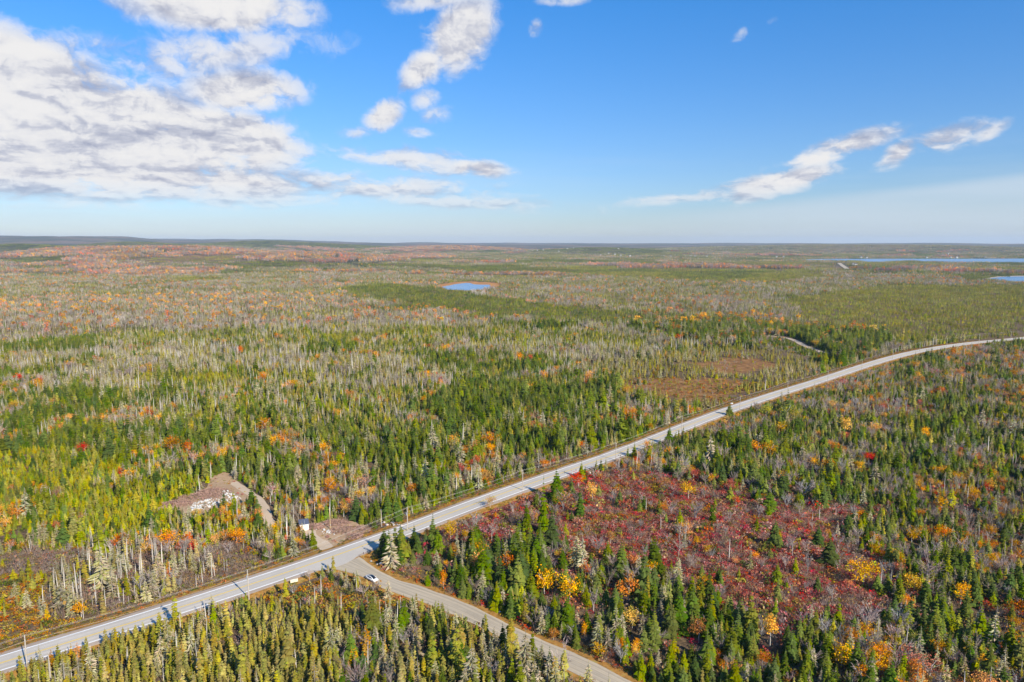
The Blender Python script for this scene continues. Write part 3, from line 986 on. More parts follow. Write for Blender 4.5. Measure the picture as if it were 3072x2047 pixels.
# ------------------------------------------------------------------ plants: where they stand
#  a stand: spacing (m), mix of kinds, height factor, shrubs, share of shrubs, words for labels
KINDS = ['spruce', 'young_spruce', 'black_spruce', 'dying_spruce', 'dead_snag', 'maple_tree', 'bare_tree', 'larch_tree']
STAND = {
    'autumn': (2.1, dict(spruce=.40, black_spruce=.14, young_spruce=.06, dying_spruce=.14, dead_snag=.12, maple_tree=.09, bare_tree=.06), 0.58, 'brown', 0.9, 'in the autumn woods behind the shed'),
    'grey': (2.15, dict(black_spruce=.30, spruce=.22, young_spruce=.10, dying_spruce=.13, dead_snag=.21, maple_tree=.045, bare_tree=.025), 0.6, 'brown', 0.8, 'in the greyish woods beyond the rock clearing'),
    'greyfar': (2.3, dict(black_spruce=.32, spruce=.16, young_spruce=.08, dying_spruce=.13, dead_snag=.25, maple_tree=.012, bare_tree=.03), 0.62, 'brown', 0.6, 'in the distant grey snag woods'),
    'greyorange': (2.2, dict(black_spruce=.26, spruce=.12, young_spruce=.06, dying_spruce=.12, dead_snag=.30, maple_tree=.055, bare_tree=.05), .64, 'brown', .6, 'in the distant grey and orange woods'),
    'greygreen': (2.0, dict(young_spruce=.40, black_spruce=.22, spruce=.14, dying_spruce=.08, dead_snag=.15, maple_tree=.01), .58, 'green', .6, 'in the green patches of the grey woods'),
    'snaggy': (2.2, dict(dead_snag=.34, black_spruce=.28, dying_spruce=.20, bare_tree=.08, spruce=.05, maple_tree=.02), .66, 'brown', 1.0, 'in the pale belt of dead trees'),
    'darkwood': (2.1, dict(spruce=.66, young_spruce=.12, black_spruce=.10, dying_spruce=.06, dead_snag=.03, maple_tree=.03), .64, 'brown', .6, 'in the dark spruce clumps of the back woods'),
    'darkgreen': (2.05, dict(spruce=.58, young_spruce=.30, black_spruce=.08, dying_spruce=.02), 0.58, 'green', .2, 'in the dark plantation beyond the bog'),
    'olive': (2.0, dict(young_spruce=.55, black_spruce=.30, spruce=.12, dying_spruce=.03), 0.56, 'green', .2, 'in the olive plantation beyond the highway bend'),
    'mixdark': (2.4, dict(spruce=.68, maple_tree=.07, young_spruce=.1, dying_spruce=.06, bare_tree=.06), 0.8, 'brown', .3, 'by the dirt track near the open bog'),
    'young': (1.7, dict(young_spruce=.78, spruce=.08, black_spruce=.06, maple_tree=.022, dying_spruce=.04, dead_snag=.02), 0.48, 'green', 0.7, 'in the thicket round the white rocks'),
    'snagbog': (3.2, dict(dead_snag=.46, dying_spruce=.28, black_spruce=.20, bare_tree=.06, larch_tree=.01), 0.62, 'brown', 2.0, 'in the brown dead tree bog'),
    'leftbog': (3.8, dict(young_spruce=.38, larch_tree=.16, black_spruce=.3, dying_spruce=.16), 0.5, 'rust', 2.3, 'in the rusty bog beside the highway'),
    'alder': (6, dict(bare_tree=.55, young_spruce=.25, dead_snag=.15), 0.4, 'brown', 2.7, 'in the brown alder scrub beside the highway'),
    'blackbog': (1.62, dict(black_spruce=.90, dead_snag=.05, dying_spruce=.04, larch_tree=.008), 0.49, 'brown', 0.7, 'in the dense stand between both roads'),
    'cornerbrush': (5.0, dict(dead_snag=.40, black_spruce=.22, bare_tree=.22, dying_spruce=.10, larch_tree=.04), 0.6, 'rust', 2.5, 'in the rusty brush beside the car'),
    'roadmix': (2.1, dict(black_spruce=.42, spruce=.16, dying_spruce=.20, bare_tree=.1, dead_snag=.10, larch_tree=.03), 0.52, 'brown', 1.4, 'in the scrubby woods behind the parked car'),
    'corner': (2.6, dict(spruce=.80, dying_spruce=.14, maple_tree=.03), 0.74, 'crimson', 1.0, 'in the tall stand at the junction corner'),
    'barren': (6.6, dict(spruce=.16, bare_tree=.58, young_spruce=.08, maple_tree=.14, dead_snag=.04), 0.5, 'crimson', 2.6, 'standing in the crimson shrub barren'),
    'mixbarren': (3.6, dict(spruce=.48, bare_tree=.24, maple_tree=.12, dying_spruce=.12, dead_snag=.04), 0.6, 'crimson', 2.2, 'among crimson shrubs beside the barren'),
    'east': (2.05, dict(spruce=.52, young_spruce=.12, black_spruce=.08, dying_spruce=.11, bare_tree=.17, maple_tree=.11, dead_snag=.04), 0.52, 'brown', 1.1, 'in the mixed woods past the crimson barren'),
    'eastfar': (2.1, dict(spruce=.36, young_spruce=.08, black_spruce=.2, dying_spruce=.12, bare_tree=.18, maple_tree=.085, dead_snag=.055), 0.54, 'brown', 0.9, 'in the mixed woods along the far highway'),
    'bog': (6.5, dict(black_spruce=.5, young_spruce=.3, bare_tree=.2), 0.35, 'rust', 0.7, 'on the open rusty bog beside the highway'),
    'bogedge': (2.9, dict(black_spruce=.62, dying_spruce=.22, young_spruce=.1, larch_tree=.04), 0.45, 'rust', 1.0, 'in the stunted scrub round the open bog'),
}
# outlines in photo pixels, at the foot of the trees; later ones win
AREA = [
    ('greyorange', [(-100, 905), (600, 880), (1000, 890), (1150, 910), (900, 942), (400, 930), (-100, 945)]),
    ('snaggy', [(-100, 950), (500, 935), (1000, 962), (1000, 1000), (500, 992), (-100, 995)]),
    ('greygreen', [(250, 1000), (700, 992), (1100, 1005), (1150, 1040), (800, 1048), (300, 1040)]),
    ('snaggy', [(300, 1052), (900, 1062), (1300, 1080), (1300, 1125), (800, 1118), (300, 1108)]),
    ('snaggy', [(1050, 935), (1250, 940), (1480, 965), (1500, 985), (1250, 985), (1050, 965)]),
    ('greygreen', [(1150, 988), (1500, 985), (1900, 1012), (2000, 1030), (1700, 1042), (1400, 1022), (1150, 1010)]),
    ('snaggy', [(1350, 1028), (1700, 1044), (1950, 1050), (2050, 1075), (1800, 1095), (1500, 1080), (1350, 1060)]),
    ('darkwood', [(1250, 1190), (1500, 1150), (1750, 1180), (1900, 1260), (1800, 1330), (1500, 1350), (1300, 1300)]),
    ('olive', [(2350, 905), (2600, 860), (3700, 850), (3700, 1015), (3000, 1020), (2700, 1050), (2450, 985)]),
    ('olive', [(1950, 800), (2400, 805), (2500, 830), (2300, 850), (1900, 835), (1500, 812), (1450, 805)]),
    ('darkgreen', [(980, 868), (1150, 852), (1330, 866), (1560, 905), (1750, 930), (2250, 965), (2420, 985), (2330, 1010), (2100, 1010), (1900, 985), (1700, 968), (1450, 950), (1150, 900)]),
    ('mixdark', [(1850, 955), (2100, 950), (2380, 975), (2600, 990), (2700, 1030), (2600, 1075), (2500, 1100), (2420, 1075), (2330, 1040), (2150, 1035), (1950, 1010)]),
    ('bogedge', [(1750, 1100), (2000, 1060), (2250, 1045), (2440, 1075), (2480, 1100), (2330, 1170), (2190, 1225), (2080, 1250), (1960, 1180), (1840, 1160)]),
    ('young', [(-400, 1345), (100, 1330), (300, 1370), (480, 1430), (640, 1440), (650, 1500), (820, 1560), (900, 1575), (945, 1610), (965, 1650), (900, 1672), (700, 1605), (500, 1600), (300, 1640), (-400, 1660)]),
    ('snagbog', [(190, 1660), (420, 1640), (620, 1625), (730, 1640), (760, 1700), (640, 1790), (420, 1860), (220, 1850), (160, 1760)]),
    ('alder', [(600, 1600), (700, 1628), (850, 1682), (965, 1668), (900, 1705), (700, 1790), (640, 1780), (700, 1710), (640, 1650)]),
    ('alder', [(-100, 1660), (180, 1640), (200, 1700), (170, 1750), (-100, 1750)]),
    ('leftbog', [(-500, 1730), (170, 1740), (220, 1850), (300, 1870), (120, 1960), (-500, 2200)]),
    ('corner', [(1090, 1650), (1190, 1600), (1330, 1580), (1480, 1620), (1640, 1680), (1700, 1760), (1560, 1800), (1380, 1790), (1230, 1745), (1130, 1700)]),
    ('mixbarren', [(1230, 1600), (1400, 1520), (1650, 1440), (2000, 1400), (2300, 1440), (2600, 1580), (2650, 1800), (2500, 1880), (2250, 1900), (1950, 1800), (1700, 1720), (1600, 1670), (1420, 1610)]),
    ('barren', BARREN),
    ('bog', BOGS[0]), ('bog', BOGS[1]),
    ('blackbog', [(-600, 2300), (-600, 2200), (60, 2030), (320, 1950), (560, 1880), (740, 1830), (880, 1830), (980, 1880), (1000, 2000), (1050, 2300)]),
    ('cornerbrush', [(760, 1800), (860, 1740), (960, 1715), (1060, 1720), (1150, 1770), (1220, 1810), (1150, 1850), (1000, 1870), (860, 1840)]),
]
HWN = HW


def classify(x, y):
    """stand index for ground points"""
    u, v, dep = project(x, y, 0)
    j = (fbm(x, y, 26, 2) - .5) * 2
    k = (fbm(x + 500, y, 26, 2) - .5) * 2
    s = 16.0 * F / np.maximum(dep, 100) * .45
    uu = u + j * s * 2.6; vv = v + k * s * .9
    names = list(STAND)
    d, side = dist_line(x, y, HWN[::4])
    right = side < 0
    z = np.full(x.shape, names.index('autumn'))
    z[vv < 1215] = names.index('grey')
    z[vv < 1030] = names.index('greyfar')
    pa = fbm(x + 700, y + 300, 130, 3); pb = fbm(x - 900, y + 100, 90, 3)
    z[(vv < 1215) & (vv > 840) & (pa > .60)] = names.index('greyorange')
    pc = fbm(x + 5100, y + 2300, 240, 3)
    z[(vv < 1180) & (pc < .45)] = names.index('snaggy')
    z[(vv < 1330) & (vv > 820) & (pb > .60)] = names.index('greygreen')
    z[(vv < 1400) & (pb < .38)] = names.index('darkwood')
    z[right] = names.index('east')
    z[right & (vv < 1420)] = names.index('eastfar')
    gd = dist_gravel(x, y)
    _, gs = dist_line(x, y, np.r_[GM[:1] + (GM[:1] - GM[3:4]) * 6, GM][::2])
    car_side = right & (gs < 0) & (x < 60)
    z[car_side] = names.index('roadmix')
    isl = fbm(x + 40, y - 60, 17, 2)
    for nm, poly in AREA:
        m_ = in_poly(uu, vv, poly)
        if nm == 'barren': m_ &= isl < .72
        if nm in ('blackbog', 'cornerbrush'): m_ &= car_side
        elif nm in ('corner', 'mixbarren', 'barren'): m_ &= right & ~car_side
        else: m_ &= ~right
        z[m_] = names.index(nm)
    return z, d, gd, right


def clear_of(x, y, d, gd, road=6.6, grav=1.6):
    """True where a tree may stand"""
    u, v, _ = project(x, y, 0)
    ok = d > road + 2.2
    _, side = dist_line(x, y, HWN[::4])
    ok &= ~((side > 0) & (d < 10.5))
    ok &= ~((np.hypot(x, y) > 480) & (d < 13))
    gi = np.argmin(np.hypot(x[:, None] - GM[None, :, 0], y[:, None] - GM[None, :, 1]), 1) if len(x) < 60000 else None
    if gi is None:
        near = gd < 30
        gi = np.zeros(len(x), int)
        gi[near] = np.argmin(np.hypot(x[near, None] - GM[None, :, 0], y[near, None] - GM[None, :, 1]), 1)
    ok &= gd > GW[gi] + grav
    for P_, wd in TRKP.values():
        q, _ = dist_line(x, y, P_)
        ok &= q > wd + (4.5 if wd == 3.0 else .9)
    for pp in PATCH.values():
        ok &= ~in_poly(u, v, pp)
    # wedge of low growth inside the junction
    ok &= ~in_poly(u, v, [(1060, 1690), (1085, 1650), (1150, 1640), (1160, 1700), (1120, 1705)])
    ok &= ~in_poly(u, v, [(880, 1560), (940, 1560), (945, 1610), (890, 1610)])
    ok &= ~in_poly(u, v, marsh_px) & ~in_poly(u, v, lake_px) & ~in_poly(u, v, beach_px)
    return ok


def wedge(r0, r1, step, half=0.80):
    """jittered grid over the part of the plain in and just beside the view"""
    xs = np.arange(-r1 * .86, r1 * .86, step); ys = np.arange(r0 * .55, r1, step)
    X, Y = np.meshgrid(xs, ys)
    X = X + (np.arange(len(ys)) % 2)[:, None] * step * .5
    X = X.ravel() + rng.uniform(-.48, .48, X.size) * step
    Y = Y.ravel() + rng.uniform(-.48, .48, Y.size) * step
    r = np.hypot(X, Y)
    m_ = (r >= r0) & (r < r1) & (np.abs(X) < Y * half + 25)
    return X[m_], Y[m_]


names = list(STAND)
R_NEAR, R_MID, R_FAR, R_END = 105.0, 900.0, 2600.0, 8200.0
X, Y = wedge(R_NEAR, R_MID, 1.6)
Z, DH, DG, RIGHT = classify(X, Y)
sp = np.array([STAND[n][0] for n in names])[Z]
rr_ = np.hypot(X, Y)
keep = rng.random(len(X)) < (1.6 / sp) ** 2 * np.where(rr_ > 500, .92, 1.0)
# uneven density: openings and thickets
den = fbm(X, Y, 14, 2)
den2 = fbm(X + 77, Y, 34, 2)
keep &= rng.random(len(X)) < np.clip(.82 + (den - .42) * 2.4 + (den2 - .45) * 1.2, .25, 1)
keep &= clear_of(X, Y, DH, DG)
X, Y, Z, DH, DG = X[keep], Y[keep], Z[keep], DH[keep], DG[keep]
kind = np.zeros(len(X), int)
pn = rng.random(len(X)) * .55 + .45 * np.clip((fbm(X + 300, Y - 80, 22, 2) - .22) / .56, 0, .999)   # kinds come in groves
pn = np.clip(pn, 0, .999)
order = np.argsort(np.argsort(pn)) / max(1, len(pn))
for zi, n in enumerate(names):
    mz = Z == zi
    if not mz.any(): continue
    mix = STAND[n][1]
    ks = list(mix); pr = np.array([mix[k] for k in ks]); pr /= pr.sum()
    # rank inside the stand keeps the shares exact while noise makes groves
    q = np.argsort(np.argsort(pn[mz])) / mz.sum()
    perm = list(range(len(ks)))
    cum = np.cumsum(pr)
    kk = np.searchsorted(cum, q, side='right').clip(0, len(ks) - 1)
    kind[mz] = np.array([KINDS.index(k) for k in ks])[kk]
hf = np.array([STAND[n][2] for n in names])[Z]
scale = hf * np.exp(rng.normal(0, .30, len(X))) * (.72 + .62 * fbm(X, Y, 40, 2))
scale = np.clip(scale, .32, 1.7)
scale *= np.where(kind == KINDS.index('maple_tree'), .92, np.where(kind == KINDS.index('bare_tree'), 1.12, 1.0))
_, SD = dist_line(X, Y, HW[::4])
RR = np.hypot(X, Y)
scale *= np.where((SD < 0) & (RR > 380), np.clip(.30 + DH / 45, .38, 1), 1)
uq, vq, _ = project(X, Y, 0)
scale *= np.where(in_poly(uq, vq, [(2290, 1006), (2380, 1018), (2490, 1060), (2500, 1090), (2400, 1078), (2290, 1040)]), .38, 1)
rotz = rng.uniform(0, 6.283, len(X))
form = np.zeros(len(X), int)
for ki, k in enumerate(KINDS):
    mk = kind == ki
    if k == 'maple_tree':
        cwl = [f[3] for f in FORM[k]]
        pw = np.array([{'orange': .38, 'gold': .24, 'scarlet': .07, 'salmon': .11, 'rust': .14, 'pink': .03, 'olive': .02}[c] for c in cwl])
        form[mk] = rng.choice(len(cwl), mk.sum(), p=pw / pw.sum())
    else:
        form[mk] = rng.integers(0, len(FORM[k]), mk.sum())

# trees one can point to in the photograph: kind, colour, column and row of the crown's middle, width and height in photo pixels
NOTE = [('maple_tree', c, *q) for c, qs in {
    'gold': [(1330, 1738, 34, 60), (1633, 1745, 70, 80), (1709, 1765, 68, 85), (1754, 1890, 26, 50), (1352, 1590, 40, 60), (990, 1460, 45, 50), (1777, 1476, 32, 60), (2065, 1470, 42, 50),
             (2735, 1605, 40, 45), (1897, 1857, 42, 60), (2524, 1965, 84, 75), (2638, 2000, 40, 45), (2881, 1780, 60, 70), (2270, 1345, 45, 40), (2310, 1350, 45, 45), (1989, 1389, 14, 28),
             (2967, 1455, 50, 35), (2913, 1480, 35, 35), (2344, 1285, 38, 38), (2533, 1275, 48, 48), (2772, 1299, 38, 36), (1560, 1073, 22, 34), (831, 1101, 26, 24), (1000, 1395, 30, 32)],
    'orange': [(1470, 1507, 28, 34), (1885, 1765, 62, 78), (1518, 1685, 48, 55), (1280, 1600, 26, 36), (1031, 1525, 45, 50), (2065, 1588, 48, 38), (2589, 1720, 65, 72), (2157, 1968, 34, 42), (2740, 1755, 58, 50),
               (2310, 1890, 60, 100), (2819, 1411, 38, 26), (2528, 987, 18, 22), (1591, 1166, 24, 34), (798, 1275, 55, 42), (2230, 1395, 34, 28), (900, 1350, 40, 36), (1400, 1395, 28, 28)],
    'scarlet': [(1735, 1440, 45, 42), (2192, 1457, 34, 42), (2208, 1505, 28, 30), (2081, 1424, 34, 26), (2535, 1311, 36, 26), (2605, 1373, 40, 28), (1890, 1265, 26, 34), (721, 1053, 18, 30)],
    'salmon': [(1097, 1440, 70, 50), (1690, 1496, 64, 68), (2789, 2000, 100, 62), (194, 1224, 46, 30), (1600, 1545, 40, 40)],
    'rust': [(2095, 1885, 62, 84), (1660, 1900, 40, 40), (1240, 1470, 30, 34)],
    'pink': [(816, 1466, 45, 45), (2806, 1119, 40, 26), (2515, 1150, 50, 36)],
    'olive': [(2300, 1232, 50, 40), (2364, 1238, 60, 46)]}.items() for q in qs]
NOTE += [('bare_tree', 'bare', *q) for q in ((2084, 1527, 72, 64), (2378, 1630, 60, 78), (2411, 1462, 88, 60), (2497, 1776, 58, 58), (2978, 1559, 70, 44), (2514, 1619, 54, 50), (2422, 1685, 36, 76),
                                              (2649, 1700, 48, 50), (1822, 1727, 58, 74), (1865, 1403, 70, 44), (1957, 1403, 62, 40), (2275, 1530, 50, 42), (1780, 1790, 45, 90), (2425, 1215, 62, 44), (2190, 1290, 50, 40))]
NOTE += [('spruce', 'green', *q) for q in ((2038, 1549, 30, 56), (2324, 1597, 38, 86), (2454, 1603, 32, 62), (2489, 1651, 50, 80), (2268, 1570, 25, 44), (2311, 1657, 20, 32), (2138, 1543, 24, 42),
                                            (2346, 1446, 40, 72), (1824, 1651, 35, 60), (2332, 1765, 30, 80), (1995, 1727, 42, 74), (2073, 1760, 40, 84), (2308, 1500, 45, 62), (2470, 1489, 30, 66),
                                            (1630, 1515, 46, 170), (1655, 1585, 44, 110), (1740, 1505, 34, 86), (2018, 1390, 34, 62), (1580, 1545, 30, 95), (2188, 1228, 22, 38), (1883, 1352, 12, 36), (1960, 1895, 44, 100), (2010, 1850, 46, 120))]
NOTE += [('dying_spruce', 'grey', *q) for q in ((2249, 1673, 25, 70), (1858, 1660, 18, 40), (2130, 1345, 36, 84), (1490, 1370, 48, 60), (1828, 1182, 42, 66), (2112, 1200, 24, 52))]
NOTE += [('larch_tree', 'orange', 155, 1978, 40, 60), ('larch_tree', 'golden', 235, 1955, 46, 56)]
nx, ny, nk, nf, ns, nw = [], [], [], [], [], []
for (k, cw, u, v, wpx, hpx) in NOTE:
    vb = v + hpx * .5
    gx, gy = ground(u, vb)
    _, _, dep = project(gx, gy, 0)
    hm = hpx / (F / dep) / .93
    fl = [i for i, f in enumerate(FORM[k]) if k != 'maple_tree' or f[3] == cw]
    fi = 2 if (k, cw) == ('larch_tree', 'orange') else random.choice(fl)
    s = hm / FORM[k][fi][2]
    nx.append(gx); ny.append(gy); nk.append(KINDS.index(k)); nf.append(fi); ns.append(s)
    wm = wpx / (F / dep)
    r0 = {'maple_tree': 5.6, 'bare_tree': 6.2, 'spruce': 4.3, 'dying_spruce': 4.0, 'larch_tree': 3.8}[k]
    nw.append(min(2.2, max(.5, wm / (r0 * s))))
nx = np.array(nx); ny = np.array(ny)
# nothing else right beside or just in front of them
okk = np.ones(len(X), bool)
for gx, gy, s, k in zip(nx, ny, ns, nk):
    rad = (2.6 if KINDS[k] in ('maple_tree', 'bare_tree') else 1.8) * s
    okk &= np.hypot(X - gx, Y - gy) > rad * .9 + .6
    d_ = np.hypot(gx, gy)
    ex, ey = gx / d_, gy / d_
    al = (X - gx) * ex + (Y - gy) * ey; ac = np.abs((X - gx) * ey - (Y - gy) * ex)
    okk &= ~((al < 0) & (al > -rad * 2.6) & (ac < rad * 1.0) & (scale > .35))
X, Y, Z, kind, scale, rotz, form = (a[okk] for a in (X, Y, Z, kind, scale, rotz, form))
wide = np.ones(len(X))
zn, _, _, _ = classify(nx, ny)
note = np.r_[np.zeros(len(X), bool), np.ones(len(nx), bool)]
X = np.r_[X, nx]; Y = np.r_[Y, ny]; Z = np.r_[Z, zn]; kind = np.r_[kind, nk].astype(int); scale = np.r_[scale, ns]
form = np.r_[form, nf].astype(int); wide = np.r_[wide, nw]; rotz = np.r_[rotz, rng.uniform(0, 6.28, len(nx))]


# ------------------------------------------------------------------ plants: single trees and the forest masses
HID = bpy.data.collections.new('plant_forms')        # sources for the forest masses, not part of the scene itself


def form_collection(name, meshes):
    c_ = bpy.data.collections.new(name)
    for i, me_ in enumerate(meshes):
        o = bpy.data.objects.new('%s_%02d' % (name, i), me_)
        c_.objects.link(o)
    return c_


def joined(tr, cr, name):
    me_ = bpy.data.meshes.new(name)
    k = len(tr.v)
    me_.from_pydata(tr.v + cr.v, [], tr.f + [tuple(i + k for i in f) for f in cr.f])
    me_.materials.append(M_BARK); me_.materials.append(M_LEAF)
    me_.polygons.foreach_set('material_index', [0] * len(tr.f) + [1] * len(cr.f))
    at = me_.color_attributes.new('Col', 'FLOAT_COLOR', 'POINT')
    a = np.ones((len(me_.vertices), 4), np.float32); a[:, :3] = np.array(tr.c + cr.c, np.float32)
    at.data.foreach_set('color', a.ravel())
    return me_


def scatter(name, pts, rot, scl, index, coll, label, cat):
    """one mass of plants: forms set on points by geometry nodes"""
    me_ = bpy.data.meshes.new(name)
    me_.vertices.add(len(pts))
    me_.vertices.foreach_set('co', np.asarray(pts, np.float32).ravel())
    a = me_.attributes.new('turn', 'FLOAT_VECTOR', 'POINT')
    a.data.foreach_set('vector', np.stack([np.zeros(len(pts)), np.zeros(len(pts)), rot], 1).astype(np.float32).ravel())
    a = me_.attributes.new('size', 'FLOAT_VECTOR', 'POINT')
    a.data.foreach_set('vector', np.asarray(scl, np.float32).ravel())
    a = me_.attributes.new('form', 'INT', 'POINT')
    a.data.foreach_set('value', np.asarray(index, np.int32))
    o = bpy.data.objects.new(name, me_)
    COL.objects.link(o)
    ng = bpy.data.node_groups.new(name, 'GeometryNodeTree')
    ng.interface.new_socket('Geometry', in_out='INPUT', socket_type='NodeSocketGeometry')
    ng.interface.new_socket('Geometry', in_out='OUTPUT', socket_type='NodeSocketGeometry')
    gi = ng.nodes.new('NodeGroupInput'); go = ng.nodes.new('NodeGroupOutput')
    ci = ng.nodes.new('GeometryNodeCollectionInfo')
    ci.inputs['Collection'].default_value = coll
    ci.inputs['Separate Children'].default_value = True
    ci.inputs['Reset Children'].default_value = True
    ip = ng.nodes.new('GeometryNodeInstanceOnPoints')
    ip.inputs['Pick Instance'].default_value = True

    def attr(nm, ty):
        n = ng.nodes.new('GeometryNodeInputNamedAttribute'); n.data_type = ty
        n.inputs['Name'].default_value = nm
        return n.outputs['Attribute']
    ng.links.new(gi.outputs[0], ip.inputs['Points'])
    ng.links.new(ci.outputs[0], ip.inputs['Instance'])
    ng.links.new(attr('form', 'INT'), ip.inputs['Instance Index'])
    e2 = ng.nodes.new('FunctionNodeEulerToRotation')
    ng.links.new(attr('turn', 'FLOAT_VECTOR'), e2.inputs[0])
    ng.links.new(e2.outputs[0], ip.inputs['Rotation'])
    ng.links.new(attr('size', 'FLOAT_VECTOR'), ip.inputs['Scale'])
    ng.links.new(ip.outputs[0], go.inputs[0])
    md = o.modifiers.new('plants', 'NODES')
    md.node_group = ng
    return tag(o, label, cat, kind='stuff')


U, V, DEP = project(X, Y, 0)
inview = (U > -10) & (U < 3082) & (V > 700) & (V < 2090)
LOOK = {'spruce': ('spruce_tree', 'spruce', '{t} {c} spruce'), 'young_spruce': ('young_spruce', 'spruce', '{t} {c} young spruce'),
        'black_spruce': ('black_spruce', 'spruce', '{t} narrow {c} spruce'), 'dying_spruce': ('dying_spruce', 'spruce', '{t} thin {c} sparse spruce'),
        'dead_snag': ('dead_snag', 'dead tree', '{t} {c} dead trunk'), 'maple_tree': ('maple_tree', 'tree', '{t} {c} leafy tree'),
        'bare_tree': ('bare_tree', 'tree', '{t} leafless grey tree'), 'larch_tree': ('larch_tree', 'larch', '{t} {c} feathery larch')}
CNAME = {'orange': 'bright orange', 'gold': 'golden yellow', 'scarlet': 'scarlet', 'salmon': 'salmon pink', 'rust': 'rusty orange', 'pink': 'pink', 'olive': 'yellow olive'}
MASS = {'spruce': ('spruce_forest', 'green spruces massed through the woods', 'forest'), 'young_spruce': ('young_spruce_forest', 'yellow green young spruces massed in thickets', 'forest'),
        'black_spruce': ('black_spruce_forest', 'narrow olive spruces massed on boggy ground', 'forest'), 'dying_spruce': ('dying_spruce_forest', 'thin greyish half bare spruces massed in the woods', 'forest'),
        'dead_snag': ('dead_trees', 'bleached dead trunks massed in the grey woods', 'forest'), 'maple_tree': ('autumn_trees', 'orange gold and red leafed trees scattered in the woods', 'forest'),
        'bare_tree': ('bare_trees', 'leafless grey twigged trees scattered in the woods', 'forest'), 'larch_tree': ('larch_trees', 'golden larches scattered in the bogs', 'forest')}
DHW, SHW = dist_line(X, Y, HW[::3])
DGV, SGV = dist_line(X, Y, GM[::2])
def mark(u, v, r_, words): return (*ground(u, v), r_, words)
MARKS = [mark(910, 1585, 9, 'right beside the white shed'), mark(1116, 1740, 13, 'close to the parked car'), mark(640, 1500, 16, 'at the rim of the white rock pile'),
         mark(1092, 1676, 12, 'by the stop sign'), mark(745, 1799, 12, 'round the pole with the transformer'), mark(991, 1587, 13, 'near the bare pole in the yard'),
         mark(883, 1748, 10, 'behind the cream signboard'), mark(1637, 1600, 9, 'beside the tallest spruce'), mark(1885, 1800, 9, 'beside the round bright orange tree'),
         mark(2524, 2000, 10, 'beside the broad golden tree'), mark(2095, 1925, 9, 'beside the rusty orange tree'), mark(1768, 1424, 9, 'by the pinkish roadside boulder')]
for ki, k in enumerate(KINDS):
    mk = np.where(kind == ki)[0]
    if not len(mk): continue
    hgt = np.array([f[2] for f in FORM[k]])[form[mk]] * scale[mk]
    size = np.where(inview[mk], hgt / DEP[mk], 0) + np.where(note[mk], 10, 0)
    top = mk[np.argsort(-size)[:300]]
    top = top[inview[top]]
    tset = np.zeros(len(X), bool); tset[top] = True
    # meshes of the single trees, shared between copies
    tm = [f[0].mesh('trunk', M_BARK) for f in FORM[k]]
    cm = [f[1].mesh('crown', M_LEAF) for f in FORM[k]]
    nm, cat, look = LOOK[k]
    for i in top:
        f = FORM[k][form[i]]
        hh = f[2] * scale[i]
        tall = 'very tall' if hh > 13 else 'tall' if hh > 9 else 'medium' if hh > 6.3 else 'short' if hh > 4 else 'very small'
        phrase = STAND[names[Z[i]]][5]
        for (lx, ly, rad_, words) in MARKS:
            if math.hypot(X[i] - lx, Y[i] - ly) < rad_: phrase = words; break
        else:
            if DHW[i] < 13: phrase = 'at the highway edge ' + ('on the shed side' if SHW[i] > 0 else 'on the gravel road side')
            elif DGV[i] < 11: phrase = 'at the gravel road edge ' + ('on the car side' if SGV[i] < 0 else 'opposite the car')
        lk = look.format(t=tall, c=CNAME.get(f[3], f[3]))
        lab = lk + ' ' + phrase
        root = bpy.data.objects.new(nm, None)
        root.empty_display_size = .3
        root.location = (X[i], Y[i], -.12)
        root.rotation_euler = (0, 0, rotz[i])
        root.scale = (scale[i] * wide[i], scale[i] * wide[i], scale[i])
        COL.objects.link(root)
        tag(root, lab, cat, lk + 's ' + phrase)
        a = bpy.data.objects.new('trunk', tm[form[i]]); a.parent = root; COL.objects.link(a)
        b_ = bpy.data.objects.new('crown', cm[form[i]]); b_.parent = root; COL.objects.link(b_)
    rest = mk[~tset[mk]]
    if len(rest):
        coll = form_collection('form_' + k, [joined(f[0], f[1], 'form_' + k) for f in FORM[k]])
        s3 = np.stack([scale[rest] * wide[rest], scale[rest] * wide[rest], scale[rest]], 1)
        scatter(MASS[k][0], np.stack([X[rest], Y[rest], np.full(len(rest), -.12) + terrain(X[rest], Y[rest])], 1), rotz[rest], s3, form[rest], coll, MASS[k][1], MASS[k][2])

# undergrowth
X2, Y2 = wedge(R_NEAR, 560, 1.5)
Z2, DH2, DG2, RT2 = classify(X2, Y2)
share = np.array([STAND[n][4] for n in names])[Z2]
kp = rng.random(len(X2)) < np.clip(share * .40, 0, .96) * np.where(np.hypot(X2, Y2) > 330, .6, 1)
kp &= clear_of(X2, Y2, DH2, DG2, 8.2, .9)
stype = np.array([list(SHRUB).index(STAND[n][3]) for n in names])[Z2]
n2_ = fbm(X2, Y2, 16, 2)
zn_ = np.array(names)[Z2]
stype = np.where(np.isin(zn_, ['east', 'eastfar', 'corner']) & (n2_ > .47), list(SHRUB).index('crimson'), stype)
flip = rng.random(len(X2))
stype = np.where((flip < .10) & (stype != 0), list(SHRUB).index('rust'), stype)
stype = np.where((flip > .93), list(SHRUB).index('green'), stype)
stype = np.where((flip > .78) & (flip < .93) & (stype == 0), list(SHRUB).index('brown'), stype)
stype = np.where((flip < .07) & (stype == 0), list(SHRUB).index('rust'), stype)
n3_ = fbm(X2 + 11, Y2 - 5, 8, 2)
stype = np.where((n3_ > .72) & (stype == 0), list(SHRUB).index('brown'), stype)
stype = np.where((n3_ < .31) & (stype == 0), list(SHRUB).index('rust'), stype)
